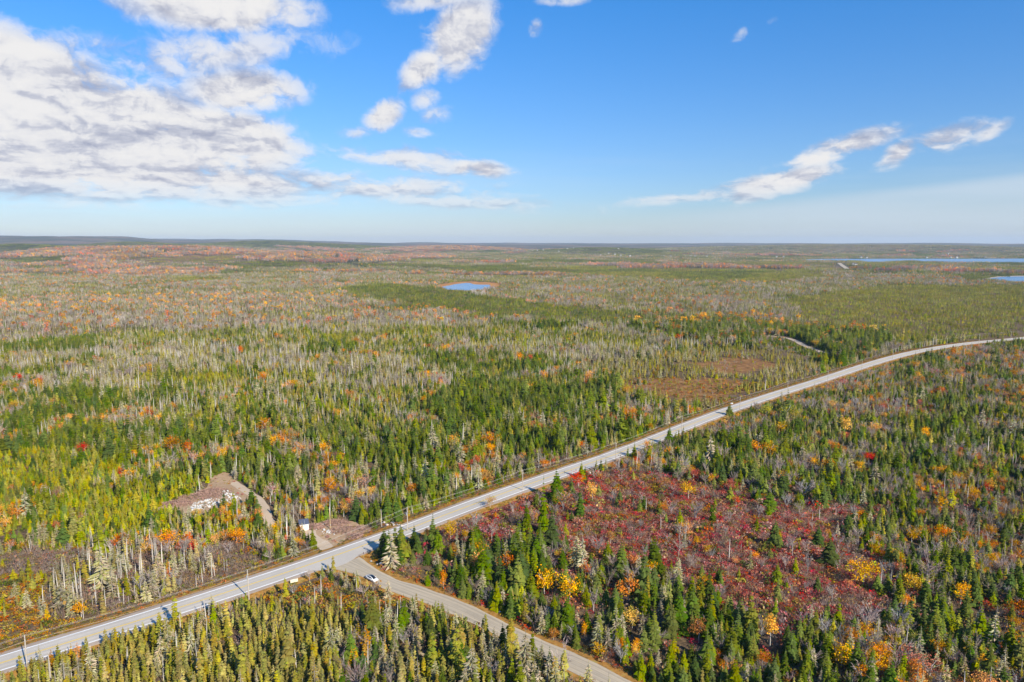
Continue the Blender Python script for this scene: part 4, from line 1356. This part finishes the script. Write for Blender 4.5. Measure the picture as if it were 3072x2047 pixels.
# road verges: rusty grass and low bushes
X3, Y3 = wedge(R_NEAR, 900, .95)
D3, S3 = dist_line(X3, Y3, HW[::3])
g3 = np.full(len(X3), 1e9); nearg = (np.hypot(X3, Y3) < 330); g3[nearg] = dist_gravel(X3[nearg], Y3[nearg])
gi3 = np.zeros(len(X3), int)
c3 = g3 < 20
gi3[c3] = np.argmin(np.hypot(X3[c3, None] - GM[None, :, 0], Y3[c3, None] - GM[None, :, 1]), 1)
gedge = g3 - GW[gi3]
onroad = (D3 < 5.7) | (c3 & (gedge < .8))
vm = ((D3 > 5.7) & (D3 < np.where(S3 > 0, 11.5, 9.0))) | (c3 & (gedge > .8) & (gedge < 4.2))
vm &= ~onroad
uu3, vv3, _ = project(X3, Y3, 0)
for pp in PATCH.values(): vm &= ~in_poly(uu3, vv3, pp)
q3, _ = dist_line(X3, Y3, TRKP['shed_driveway'][0]); vm &= q3 > 3.0
wj = in_poly(uu3, vv3, [(1060, 1690), (1090, 1648), (1150, 1640), (1160, 1700), (1120, 1705)]) & ~onroad
vm |= wj
vm &= rng.random(len(X3)) < .50
clr = np.zeros(len(X3), bool)
for pp in PATCH.values(): clr |= in_poly(uu3, vv3, pp)
clr &= (rng.random(len(X3)) < .16) & (q3 > 2.6)
shr = {k: ([], [], []) for k in SHRUB}
for i_, k in enumerate(SHRUB):
    m_ = kp & (stype == i_)
    shr[k][0].append(X2[m_]); shr[k][1].append(Y2[m_]); shr[k][2].append(np.exp(rng.normal(0, .36, m_.sum())) * .95)
ty3 = rng.random(len(X3))
for k, lo, hi in (('rust', 0, .82), ('green', .82, 1.0), ('brown', 2, 2), ('crimson', 2, 2)):
    m_ = vm & (ty3 >= lo) & (ty3 < hi)
    shr[k][0].append(X3[m_]); shr[k][1].append(Y3[m_]); shr[k][2].append(np.exp(rng.normal(0, .25, m_.sum())) * .55)
    m_ = clr & (ty3 >= {'rust': 0, 'green': .5, 'brown': .6, 'crimson': .9}[k]) & (ty3 < {'rust': .5, 'green': .6, 'brown': .9, 'crimson': 1}[k])
    shr[k][0].append(X3[m_]); shr[k][1].append(Y3[m_]); shr[k][2].append(np.exp(rng.normal(0, .25, m_.sum())) * .5)
SL = {'crimson': ('crimson_shrubs', 'crimson low shrubs carpeting the barren'), 'brown': ('brown_shrubs', 'brown twiggy undergrowth beneath the trees'),
      'rust': ('rusty_shrubs', 'rusty orange grass and low bushes along the roads'), 'green': ('green_shrubs', 'olive green low bushes in the woods')}
for k in SHRUB:
    x_, y_, s_ = (np.concatenate(q) for q in shr[k])
    coll = form_collection('form_shrub_' + k, [f.mesh('shrub', M_LEAF) for f in SHRUB[k]])
    scatter(SL[k][0], np.stack([x_, y_, np.full(len(x_), -.12)], 1), rng.uniform(0, 6.28, len(x_)), np.stack([s_, s_, s_ * rng.uniform(.7, 1.25, len(x_))], 1),
            rng.integers(0, len(SHRUB[k]), len(x_)), coll, SL[k][1], 'shrubs')


# farther woods: groups of small trees, one group per point
def grove(mix, size, sp_, low=True, extra=1.0):
    tr, cr = MB(), MB()
    ks = list(mix); pr = np.array([mix[k] for k in ks]); pr = pr / pr.sum()
    n = int((size / sp_) ** 2)
    cache = {}
    for _ in range(n):
        k = ks[rng.choice(len(ks), p=pr)]
        if k not in cache or (len(cache[k]) < 3 and random.random() < .5):
            cache.setdefault(k, []).append(low_tree(k)[0])
        t_, c_ = random.choice(cache[k])
        off = (random.uniform(-.5, .5) * size * 1.08, random.uniform(-.5, .5) * size * 1.08, 0)
        s = math.exp(random.gauss(0, .22)) * extra * (1.3 if k in ('maple_tree', 'bare_tree') else 1.0)
        ro = random.uniform(0, 6.28); ti = random.uniform(.75, 1.25)
        tr.merge(t_, off, s, ro, ti); cr.merge(c_, off, s, ro, ti)
    return joined(tr, cr, 'grove')


def grove_scatter(name, r0, r1, step, size, sp_, variants, label, extra=1.0):
    Xg, Yg = wedge(r0, r1, step, .80)
    Zg, dg, gg, _ = classify(Xg, Yg)
    rg = np.hypot(Xg, Yg)
    s1_ = fbm(Xg, Yg, 620, 3); s2_ = fbm(Xg + 9000, Yg, 420, 3)
    ang = np.arctan2(Xg, Yg)
    far = rg > 2300
    # farther out: hardwood hills to the left, evergreen plain to the right
    hard = names.index('hard'); gf = names.index('greyfar'); dk = names.index('darkgreen'); ol = names.index('olive')  # dk: dark evergreens, their patches on the hills also imitate cloud shadow
    far = rg > 2500 + 900 * (fbm(Xg, Yg, 300, 2) - .5) * 2
    Zg = np.where(far & (s1_ + .05 * (ang < -.12) > .66), hard, Zg)
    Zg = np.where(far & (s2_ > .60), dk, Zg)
    Zg = np.where(far & (s2_ < .36), ol, Zg)
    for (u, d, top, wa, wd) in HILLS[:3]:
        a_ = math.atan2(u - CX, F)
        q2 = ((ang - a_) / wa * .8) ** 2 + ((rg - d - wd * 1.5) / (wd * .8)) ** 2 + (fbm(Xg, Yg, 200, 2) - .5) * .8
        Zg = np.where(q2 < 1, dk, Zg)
    for hi, (u, d, top, wa, wd) in enumerate(HILLS):
        a_ = math.atan2(u - CX, F)
        q = ((ang - a_) / wa) ** 2 + ((rg - d) / wd) ** 2 + (fbm(Xg, Yg, 200, 2) - .5) * .9
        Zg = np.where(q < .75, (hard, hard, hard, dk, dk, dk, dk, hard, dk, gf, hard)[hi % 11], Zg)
    ok = clear_of(Xg, Yg, dg, gg, 8 + size * .5, 5)
    fd, _ = dist_line(Xg, Yg, fp)
    ok &= fd > 12 + size * .45
    lakes = [np.array([ground(u, v) for u, v in q]) for q in (lake_px, beach_px, marsh_px)]
    for L_ in lakes:
        q, _ = dist_line(Xg, Yg, np.r_[L_, L_[:1]])
        ok &= q > size * .22
    Xg, Yg, Zg = Xg[ok], Yg[ok], Zg[ok]
    used = sorted(set(Zg.tolist()))
    ms = []; base = {}
    for zi in used:
        base[zi] = len(ms)
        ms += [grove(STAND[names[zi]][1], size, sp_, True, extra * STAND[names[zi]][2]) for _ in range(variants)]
    coll = form_collection('form_' + name, ms)
    ix = np.array([base[z] for z in Zg]) + rng.integers(0, variants, len(Zg))
    zz = terrain(Xg, Yg) - .2
    s = rng.uniform(.85, 1.2, len(Xg))
    scatter(name, np.stack([Xg, Yg, zz], 1), rng.uniform(0, 6.28, len(Xg)), np.stack([np.ones(len(Xg))] * 2 + [s], 1), ix, coll, label, 'forest')
    return len(Xg)


STAND['hard'] = (3.2, dict(bare_tree=.60, maple_tree=.16, black_spruce=.10, dead_snag=.06, spruce=.08), 1.1, 'brown', .3, 'on the far hardwood hills')
names = list(STAND)
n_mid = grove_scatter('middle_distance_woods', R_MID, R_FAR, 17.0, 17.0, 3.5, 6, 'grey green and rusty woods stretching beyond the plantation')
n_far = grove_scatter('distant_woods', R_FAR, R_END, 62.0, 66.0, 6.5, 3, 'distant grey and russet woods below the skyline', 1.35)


# ------------------------------------------------------------------ utility poles and wires
M_POLE = plain('weathered_pole_wood', (.46, .40, .33), .9, .1, var=.18, scale=1.5)
M_NEWWOOD = plain('pale_pole_wood', (.52, .36, .19), .9, .1, var=.15, scale=1.5)
M_STEEL = plain('galvanised_steel', (.50, .53, .57), .45, .5, .3, var=.08)
M_DARK = plain('dark_hardware', (.05, .05, .055), .6, .4)
M_WIRE = plain('aluminium_wire', (.50, .46, .40), .5, .5)
M_CREAM = plain('cream_board', (.72, .64, .46), .7, .2, var=.06)
M_WHITEP = plain('white_siding', (.80, .78, .74), .7, .3, var=.04)
M_ROOF = plain('slate_shingle', (.10, .11, .15), .85, .2, var=.25, scale=6)
M_GREYW = plain('grey_boards', (.20, .18, .16), .9, .1, var=.2)
M_RED = plain('faded_sign_red', (.62, .30, .26), .5, .4, var=.05)
M_ROCK = plain('pale_granite', (.52, .50, .46), .9, .15, var=.22, scale=1.2)
M_ROCK2 = plain('pinkish_granite', (.52, .43, .38), .9, .15, var=.22, scale=1.2)
M_TWIG = plain('dry_brushwood', (.36, .22, .17), .95, .1, var=.4, scale=.8)

POLE_PX = [(83, 2012), (747, 1799), (1223, 1596), (1568, 1474), (1847, 1384), (2045, 1297), (2219, 1234), (2362, 1184), (2483, 1150), (2585, 1112), (2678, 1078), (2759, 1055), (2840, 1042), (2937, 1028), (3032, 1020)]
pole_xy = [np.array(ground(u, v)) for u, v in POLE_PX]
pole_xy = [pole_xy[0] * 2 - pole_xy[1] + np.array((4, 2))] + pole_xy + [pole_xy[-1] + np.array((46, 14))]
PH = 9.4
WIRE_AT = [(0.0, PH + .12), (.55, PH - .42), (-.2, PH - 1.45)]      # offset across the line, height
POLE_NOTE = {2: 'weathered utility pole with a pale transformer in the rusty brush', 3: 'weathered utility pole with crossed brackets behind the junction corner spruces', 1: 'weathered utility pole between highway and dense olive spruce stand'}
for i, p in enumerate(pole_xy):
    a = pole_xy[max(i - 1, 0)]; b_ = pole_xy[min(i + 1, len(pole_xy) - 1)]
    dr = (b_ - a) / np.linalg.norm(b_ - a); rz = math.atan2(dr[1], dr[0])
    lab = POLE_NOTE.get(i, 'weathered utility pole on the highway edge ' + ('beside the crimson barren' if i == 4 else 'across from the autumn woods' if i < 7 else 'opposite the open bog' if i < 10 else 'near the highway bend'))
    root = tag(empty('utility_pole', (p[0], p[1], -.12), rz), lab, 'utility pole', 'utility poles along the highway')
    mb = MB(); mb.tube([(0, 0, -.5), (0, .02, PH * .5), (random.uniform(-.1, .1), random.uniform(-.1, .1), PH)], [.19, .16, .13], 8, cap=True)
    mb.obj('pole', M_POLE, root)
    mb = MB(); mb.box((0, .22, PH - .55), (.11, 1.1, .12)); mb.obj('crossarm', M_POLE, root)
    for (o_, z_) in WIRE_AT:
        mb = MB(); mb.tube([(0, o_, z_ - .22), (0, o_, z_ - .1), (0, o_, z_)], [.035, .075, .05], 6, cap=True); mb.obj('insulator', M_STEEL, root)
    if i in (2, 3):
        mb = MB(); mb.tube([(0, .45, PH - 3.1), (0, .45, PH - 3.0), (0, .45, PH - 2.05), (0, .45, PH - 1.95)], [.2, .27, .27, .12], 10, cap=True)
        tr_ = mb.obj('transformer', M_STEEL, root)
        mb = MB(); mb.tube([(0, .45, PH - 1.95), (0, .45, PH - 1.6)], [.05, .03], 6, cap=True); mb.obj('bushing', M_DARK, tr_)
    if i == 3:
        mb = MB(); mb.box((0, -.5, PH - 2.0), (.1, 1.5, .1)); mb.obj('bracket', M_POLE, root)
for wi, (o_, z_) in enumerate(WIRE_AT):
    mb = MB()
    for a, b_ in zip(pole_xy[:-1], pole_xy[1:]):
        dr = (b_ - a) / np.linalg.norm(b_ - a); nn = np.array((-dr[1], dr[0]))
        pts = []
        for t_ in np.linspace(0, 1, 9):
            q = a + (b_ - a) * t_ + nn * o_
            pts.append((q[0], q[1], z_ - .12 - 4 * .75 * t_ * (1 - t_)))
        mb.tube(pts, [.02] * len(pts), 4)
    tag(mb.obj('power_line', M_WIRE), ('topmost bare wire strung along the highway poles', 'second wire strung on the pole crossarms', 'lowest thick cable strung along the highway poles')[wi], 'wire')
# single poles on the far side
for (u, v, h_, mt, lab) in ((991, 1587, 8.2, M_NEWWOOD, 'slim pale bare pole standing in the dirt yard beside the shed'), (1145, 1580, 6.6, M_POLE, 'whitish bare pole on the far highway verge past the yard')):
    gx, gy = ground(u, v)
    root = tag(empty('bare_pole', (gx, gy, -.12)), lab, 'pole')
    mb = MB(); mb.tube([(0, 0, -.4), (0, 0, h_ * .5), (-.12, 0, h_)], [.15, .13, .11], 8, cap=True); mb.obj('pole', mt, root)
    mb = MB(); mb.tube([(-.12, 0, h_ - .02), (-.12, 0, h_ + .12)], [.13, .09], 8, cap=True); mb.obj('cap', M_STEEL, root)
    mb = MB(); mb.box((.16, 0, 1.6), (.16, .26, .45)); mb.obj('meter_box', M_STEEL, root)

# ------------------------------------------------------------------ shed
gx, gy = ground(912, 1587)
shed = tag(empty('shed', (gx, gy, -.02), R(22)), 'small white shed with a slate blue lean-to roof in the dirt yard', 'shed')
SW, SD, SH1, SH2 = 3.0, 3.6, 2.35, 2.9      # width, depth, low back, high front
mb = MB()
mb.quadmesh([(-SW / 2, -SD / 2, 0), (SW / 2, -SD / 2, 0), (SW / 2, SD / 2, 0), (-SW / 2, SD / 2, 0), (-SW / 2, -SD / 2, SH1), (SW / 2, -SD / 2, SH1), (SW / 2, SD / 2, SH2), (-SW / 2, SD / 2, SH2)],
            [(0, 1, 5, 4), (1, 2, 6, 5), (2, 3, 7, 6), (3, 0, 4, 7), (4, 5, 6, 7)])
wall = mb.obj('wall', M_WHITEP, shed)
for k in range(8):
    mb = MB(); mb.box((-SW / 2 + .19 + k * .375, -SD / 2 - .012, SH1 / 2 - .02), (.335, .024, SH1 - .12)); mb.obj('siding_board', M_WHITEP, wall)
mb = MB()
a_ = math.atan2(SH2 - SH1, SD)
y0, y1 = -SD / 2 - .3, SD / 2 + .3
z0 = SH1 + (y0 + SD / 2) * math.tan(a_) + .02; z1 = SH1 + (y1 + SD / 2) * math.tan(a_) + .02
x0 = SW / 2 + .28
mb.quadmesh([(-x0, y0, z0), (x0, y0, z0), (x0, y1, z1), (-x0, y1, z1), (-x0, y0, z0 + .12), (x0, y0, z0 + .12), (x0, y1, z1 + .12), (-x0, y1, z1 + .12)],
            [(3, 2, 1, 0), (4, 5, 6, 7), (0, 1, 5, 4), (1, 2, 6, 5), (2, 3, 7, 6), (3, 0, 4, 7)])
roof = mb.obj('roof', M_ROOF, shed)
mb = MB(); mb.box((0, y0 - .02, z0 + .05), (2 * x0, .04, .16)); mb.obj('fascia', M_WHITEP, roof)
mb = MB(); mb.box((-SW / 2 - .03, .35, 1.0), (.05, .95, 1.95)); dr_ = mb.obj('door', M_GREYW, shed)
mb = MB(); mb.box((-SW / 2 - .08, .70, 1.0), (.05, .06, .12)); mb.obj('handle', M_STEEL, dr_)
mb = MB(); mb.tube([(.1, -SD / 2 - .06, 1.2), (.1, -SD / 2 - .06, 4.1)], [.045, .04], 6, cap=True); mb.obj('mast', M_STEEL, shed)

# ------------------------------------------------------------------ stop sign, signboard, roadside marker
gx, gy = ground(1092, 1680)
ss = tag(empty('stop_sign', (gx, gy, -.05), R(-52)), 'faded octagonal stop sign on a wooden post at the junction corner', 'sign')
mb = MB(); mb.box((0, 0, 1.25), (.09, .09, 2.6)); mb.obj('post', M_NEWWOOD, ss)
def octagon(r, y, nm, mt, par, t_=.02):
    mb = MB()
    vs = [(r * math.cos(R(22.5 + 45 * k)), y + dy, 2.45 + r * math.sin(R(22.5 + 45 * k))) for dy in (0, t_) for k in range(8)]
    mb.quadmesh(vs, [tuple(range(8)), tuple(range(15, 7, -1))] + [(k, k + 8, (k + 1) % 8 + 8, (k + 1) % 8) for k in range(8)])
    return mb.obj(nm, mt, par)
pl = octagon(.50, -.075, 'sign_plate', M_WHITEP, ss)
octagon(.45, -.081, 'sign_face', M_RED, pl, .004)
LET = {'S': [(0, 0, 1, .2), (0, .4, 1, .6), (0, .8, 1, 1), (0, .5, .22, .9), (.78, .1, 1, .5)], 'T': [(0, .8, 1, 1), (.39, 0, .61, .8)],
       'O': [(0, 0, 1, .2), (0, .8, 1, 1), (0, .2, .22, .8), (.78, .2, 1, .8)], 'P': [(0, 0, .22, 1), (.22, .8, 1, 1), (.22, .4, 1, .6), (.78, .6, 1, .8)]}
for k, ch in enumerate('STOP'):
    mb = MB()
    for (p0, q0, p1, q1) in LET[ch]:
        x0_, x1_ = -.37 + k * .19 + p0 * .15, -.37 + k * .19 + p1 * .15
        mb.quadmesh([(x0_, -.0845, 2.32 + q0 * .26), (x1_, -.0845, 2.32 + q0 * .26), (x1_, -.0845, 2.32 + q1 * .26), (x0_, -.0845, 2.32 + q1 * .26)], [(0, 1, 2, 3)])
    mb.obj('letter', M_WHITEP, pl)

gx, gy = ground(883, 1752)
sb = tag(empty('signboard', (gx, gy, -.05), R(30)), 'blank cream signboard on two posts beside the highway', 'sign')
mb = MB(); mb.box((0, 0, 1.05), (2.3, .06, .95)); bd = mb.obj('board', M_CREAM, sb)
for x_ in (-1.2, 1.2):
    mb = MB(); mb.box((x_ * .95, .08, .55), (.1, .1, 1.9)); mb.obj('post', M_GREYW, sb)
mb = MB(); mb.box((0, -.035, 1.56), (2.36, .02, .05)); mb.obj('trim', M_WHITEP, bd)
for (u, v) in ((1693, 1424), (2005, 1310)):
    gx, gy = ground(u, v, .1)
    rm = tag(empty('road_marker', (gx, gy, 0), R(-45)), 'small dark marker post on the highway shoulder ' + ('beside the crimson barren' if u < 1800 else 'near the olive bushes'), 'marker post', 'marker posts along the highway')
    mb = MB(); mb.box((0, 0, .75), (.07, .07, 1.5)); mb.obj('post', M_DARK, rm)
    mb = MB(); mb.box((0, -.05, 1.35), (.3, .03, .5)); mb.obj('plate', M_DARK, rm)

# ------------------------------------------------------------------ parked car
M_CARW = plain('white_car_paint', (.80, .80, .80), .25, .6, var=.01)
M_GLASS = plain('dark_car_glass', (.012, .016, .02), .06, .8, var=.05)
M_TYRE = plain('tyre_rubber', (.02, .02, .02), .9, .2)
M_RIM = plain('alloy_rim', (.45, .46, .48), .3, .6, .6)
M_LAMP = plain('lamp_glass', (.75, .76, .78), .1, .8)
M_TAIL = plain('tail_lamp_red', (.35, .02, .02), .2, .6)
M_TRIM = plain('black_trim', (.02, .02, .022), .5, .4)
cx_, cy_ = ground(1116, 1740, .35)
k_ = int(np.argmin(np.hypot(GM[:, 0] - cx_, GM[:, 1] - cy_)))
gd_ = GM[k_ + 2] - GM[k_ - 2]
car = tag(empty('parked_car', (cx_, cy_, .30), math.atan2(gd_[1], gd_[0])), 'white car with dark glass roof parked on the gravel road', 'car')
def loft(secs):
    """secs: list of rings with equal point counts"""
    mb = MB(); n = len(secs[0])
    mb.quadmesh([p for r in secs for p in r], [(i * n + j, i * n + (j + 1) % n, (i + 1) * n + (j + 1) % n, (i + 1) * n + j) for i in range(len(secs) - 1) for j in range(n)] + [tuple(range(n))[::-1], tuple(range((len(secs) - 1) * n, len(secs) * n))])
    return mb
def ring(x, w_, zl, zb, zt):
    return [(x, -w_ * .86, zl), (x, -w_, zl + .18), (x, -w_, zb), (x, -w_ * .86, zt), (x, 0, zt + .03), (x, w_ * .86, zt), (x, w_, zb), (x, w_, zl + .18), (x, w_ * .86, zl)]
body = loft([ring(-2.35, .70, .38, .78, .92), ring(-2.22, .86, .26, .84, .98), ring(-1.5, .92, .22, .88, 1.0), ring(-.3, .925, .2, .86, .93), ring(.9, .92, .2, .84, .92), ring(1.6, .90, .22, .76, .86), ring(2.15, .84, .26, .66, .74), ring(2.34, .66, .34, .56, .62)])
bo = body.obj('body', M_CARW, car, smooth=True)
def cring(x, wb, wt, zb, zt):
    return [(x, -wb, zb), (x, -wt, zt), (x, 0, zt + .03), (x, wt, zt), (x, wb, zb)]
cab = [(-1.95, .74, .62, .94, .98), (-1.2, .82, .60, .9, 1.28), (-.45, .84, .60, .88, 1.42), (.25, .84, .59, .88, 1.42), (.75, .83, .62, .88, 1.26), (1.5, .78, .66, .84, .90)]
loft([cring(*c_) for c_ in cab]).obj('cabin', M_CARW, bo, smooth=True)
mb = MB(); vs = []
for (x, wb, wt, zb, zt) in cab: vs += [(x, -wt * .86, zt + .018), (x, 0, zt + .045), (x, wt * .86, zt + .018)]
mb.quadmesh(vs[:9] + vs[9:12], [(i * 3 + j, i * 3 + j + 1, i * 3 + j + 4, i * 3 + j + 3) for i in range(3) for j in range(2)]); mb.obj('glass_roof', M_GLASS, car)
mb = MB(); mb.quadmesh(vs[9:], [(i * 3 + j, i * 3 + j + 1, i * 3 + j + 4, i * 3 + j + 3) for i in range(2) for j in range(2)]); mb.obj('windshield', M_GLASS, car)
for s in (-1, 1):
    mb = MB(); vs = []
    for (x, wb, wt, zb, zt) in cab[1:5]:
        for f_ in (.12, .80): vs.append((x, s * (wb + (wt - wb) * f_ + .012), zb + (zt - zb) * f_))
    vs = [(-1.62, s * .80, .97)] + vs + [(1.15, s * .80, .94)]
    mb.quadmesh(vs, [(0, 1, 2), (1, 3, 4, 2), (3, 5, 6, 4), (5, 7, 8, 6), (7, 9, 8)]); mb.obj('side_window', M_GLASS, car)
    mb = MB(); mb.box((.62, s * 1.0, .98), (.16, .18, .12)); mb.obj('mirror', M_CARW, car)
    mb = MB(); mb.box((2.17, s * .58, .665), (.26, .34, .10)); mb.obj('headlight', M_LAMP, car)
    mb = MB(); mb.box((-2.30, s * .58, .83), (.10, .34, .13)); mb.obj('tail_light', M_TAIL, car)
    mb = MB(); mb.box((-.05, s * .925, .24), (2.3, .03, .10)); mb.obj('sill_trim', M_TRIM, car)
    for x_ in (-1.42, 1.45):
        mb = MB(); mb.tube([(x_, s * .74, .34), (x_, s * .96, .34)], [.34, .34], 14, cap=True); wh = mb.obj('wheel', M_TYRE, car)
        mb = MB(); mb.tube([(x_, s * .95, .34), (x_, s * .972, .34)], [.22, .21], 10, cap=True); mb.obj('rim', M_RIM, wh)
mb = MB(); mb.box((2.33, 0, .44), (.06, .9, .10)); mb.obj('grille', M_TRIM, car)
mb = MB(); mb.box((-2.37, 0, .62), (.03, .5, .13)); mb.obj('number_plate', M_LAMP, car)

# ------------------------------------------------------------------ rocks, brush piles, logs
def rock_mesh(name, mt, seed):
    r_ = np.random.default_rng(seed)
    import bmesh
    bm = bmesh.new(); bmesh.ops.create_icosphere(bm, subdivisions=2, radius=.5)
    pl_ = [(q / np.linalg.norm(q), r_.uniform(.28, .46)) for q in r_.normal(size=(9, 3))]
    for v in bm.verts:
        p = np.array(v.co)
        for n_, d_ in pl_:
            e_ = p @ n_ - d_
            if e_ > 0: p = p - n_ * e_ * .9
        v.co = p * (1 + r_.uniform(-.04, .04))
    me_ = bpy.data.meshes.new(name); bm.to_mesh(me_); bm.free(); me_.materials.append(mt)
    return me_
RK = [rock_mesh('rock', M_ROCK, k) for k in range(7)] + [rock_mesh('rock', M_ROCK2, 20 + k) for k in range(3)]
def rock(gx, gy, s, lab, grp=None, which=None):
    o = bpy.data.objects.new('boulder', RK[random.randrange(7) if which is None else which]); COL.objects.link(o)
    o.location = (gx, gy, s * .22); o.scale = (s * random.uniform(.9, 1.4), s * random.uniform(.8, 1.1), s * random.uniform(.6, .95)); o.rotation_euler = (random.uniform(-.2, .2), random.uniform(-.2, .2), random.uniform(0, 6.28))
    return tag(o, lab, 'boulder', grp)
pile = [(568, 1520), (590, 1505), (640, 1496), (662, 1500), (668, 1476), (690, 1474), (726, 1497), (700, 1508), (650, 1514), (610, 1530), (578, 1532)]
n_r = 0
while n_r < 240:
    u, v = random.uniform(560, 730), random.uniform(1470, 1535)
    if in_poly(np.array([u]), np.array([v]), pile)[0]:
        gx, gy = ground(u, v); s = random.choice((.4, .5, .6, .8, 1.1))
        rock(gx, gy, s, ('large' if s > 1 else 'small') + ' whitish rock in the heap by the dirt track', 'white rocks in the clearing heap'); n_r += 1
for k in range(26):
    u, v = random.gauss(978, 13), random.gauss(1596, 4)
    gx, gy = ground(u, v); rock(gx, gy, random.choice((.4, .6, .9)), 'pale loose rock in the yard between shed and highway', 'loose rocks in the shed yard')
for k in range(14):
    u, v = random.uniform(1150, 1205), random.uniform(1567, 1582)
    gx, gy = ground(u, v); rock(gx, gy, random.choice((.5, .8, 1.2)), 'pinkish rock on the far verge beyond the whitish pole', 'pinkish verge rocks', random.randrange(7, 10))
for (u, v, s, lab, wh) in ((1145, 1695, 1.6, 'large pale boulder at the edge of the gravel road below tall spruces', 0), (1768, 1422, 1.9, 'pinkish white boulder standing above the barren near the highway', 7),
                           (1113, 1686, .8, 'small pale rock in rusty grass behind the stop sign', 2), (1132, 1694, .7, 'small pale rock next to the large roadside boulder', 3), (1500, 1838, .8, 'small pinkish rock on the gravel road bank', 8), (2195, 1213, 1.6, 'grey boulder at the edge of the open bog', 5)):
    gx, gy = ground(u, v); rock(gx, gy, s, lab, None, wh)
gx, gy = ground(588, 1529)
mb = MB(); mb.box((0, 0, .35), (3.2, 1.6, .25)); sl = tag(mb.obj('concrete_slab', M_ROCK, None, (gx, gy, .1), .3), 'flat pale slab lying at the foot of the white rock heap', 'slab')
for (u, v, rx, ry, hh, lab) in ((600, 1492, 9, 5, 1.3, 'long reddish brown brushwood heap behind the white rocks'), (640, 1478, 7, 5, 1.6, 'brown brushwood heap beside the dirt track bend'), (530, 1512, 7, 3.5, 1.0, 'low purple brown brushwood heap at the clearing end'),
                                (1050, 1592, 8, 4, 1.3, 'brown brushwood heap filling the yard by the highway'), (1065, 1612, 3, 2.2, 1.2, 'greyish brush tangle at the highway side of the yard'), (945, 1583, 3.5, 2.5, 1.0, 'pale scrap wood tangle right of the shed'), (1005, 1570, 6, 3, .9, 'reddish brush heap behind the bare yard pole')):
    gx, gy = ground(u, v); mb = MB()
    for k in range(700):
        a = random.uniform(0, 6.28); q = math.sqrt(random.random()); x_, y_ = math.cos(a) * rx * q, math.sin(a) * ry * q
        z_ = hh * (1 - q * q) * random.random()
        d_ = rng.normal(size=3) * np.array((1, 1, .35)); d_ /= np.linalg.norm(d_); L = random.uniform(.5, 1.6)
        mb.sliver((x_, y_, max(.02, z_)), (x_ + d_[0] * L, y_ + d_[1] * L, max(.02, z_ + abs(d_[2]) * L)), .085, 0, None)
    tag(mb.obj('brush_pile', M_TWIG, None, (gx, gy, .02)), lab, 'brush pile')
for (u, v, L, a, lab) in ((1300, 1512, 9, .35, 'pale fallen log on the far verge of the highway'), (1262, 1520, 6, .5, 'short pale fallen log beside the far verge'), (960, 1578, 5, .6, 'pale plank log leaning over scrap beside the shed'), (2040, 1990, 6, 1.0, 'bleached fallen trunk in the scrub near the gravel road'), (2620, 1925, 5, -.4, 'bleached fallen trunk among spruces past the barren')):
    gx, gy = ground(u, v); mb = MB(); mb.tube([(-L / 2, 0, .2), (0, .1, .25), (L / 2, 0, .5)], [.17, .14, .06], 6, cap=True)
    tag(mb.obj('fallen_log', M_POLE, None, (gx, gy, 0), a), lab, 'log')

# ------------------------------------------------------------------ far village houses
M_HWALL = plain('weathered_house_wall', (.50, .48, .45), .8, .2)
M_HROOF = plain('dark_house_roof', (.13, .12, .12), .9, .1)
HP = [(1552, 761), (1566, 762), (1598, 762), (1612, 762), (1630, 762), (1676, 764), (1702, 762), (1720, 762), (1802, 768), (1826, 766), (1845, 767), (1855, 763), (1862, 769), (1890, 770), (1993, 770), (2012, 771), (2058, 771), (2072, 771), (2085, 771), (2120, 772),
      (2330, 773), (2350, 774), (2583, 775.5), (2600, 775.8), (2780, 775.6), (2852, 775.5), (2870, 775.4), (2955, 775.2), (2830, 767), (2844, 766), (2764, 752), (2560, 797), (2567, 798)]
for k, (u, v) in enumerate(HP):
    gx, gy = ground(u, v); gz = float(terrain(gx, gy))
    lw, lh = random.uniform(8, 14), random.uniform(3.5, 5)
    lab = ('small pale house in the far village on the wooded plain' if u < 2200 else 'pale house on the far lake shore' if v > 774 and v < 780 else 'pale house on the slope above the far lake' if v < 770 else 'pale house beside the far road near the lake' if v > 790 else 'pale house between far village and lake')
    hs = tag(empty('house', (gx, gy, gz), random.uniform(-.3, .3)), lab, 'house', lab.replace('house', 'houses', 1))
    z2 = lh + 5
    mb = MB(); mb.box((0, 0, z2 / 2), (lw, 9, z2)); mb.obj('wall', M_HWALL, hs)
    mb = MB(); mb.quadmesh([(-lw / 2 - .5, -5, z2), (lw / 2 + .5, -5, z2), (lw / 2 + .5, 5, z2), (-lw / 2 - .5, 5, z2), (-lw / 2 - .5, 0, z2 + 3), (lw / 2 + .5, 0, z2 + 3)], [(0, 1, 5, 4), (2, 3, 4, 5), (1, 2, 5), (3, 0, 4), (3, 2, 1, 0)])
    mb.obj('roof', M_HROOF, hs)

# ------------------------------------------------------------------ haze
mb = MB(); mb.box((0, 0, 115), (46000, 46000, 250))
hz = mb.obj('haze', None)
hm_ = bpy.data.materials.new('haze'); hm_.use_nodes = True
t = NT(hm_.node_tree); t.n.clear()
pv = t.new('ShaderNodeVolumePrincipled')
pv.inputs['Color'].default_value = (.66, .81, 1.0, 1)
pv.inputs['Density'].default_value = 3.6e-5
pv.inputs['Anisotropy'].default_value = 0.0
ov = t.new('ShaderNodeOutputMaterial'); t.l.new(pv.outputs[0], ov.inputs['Volume'])
hz.data.materials.clear(); hz.data.materials.append(hm_)
tag(hz, 'thin bluish haze over the whole forest', 'haze', kind='stuff')
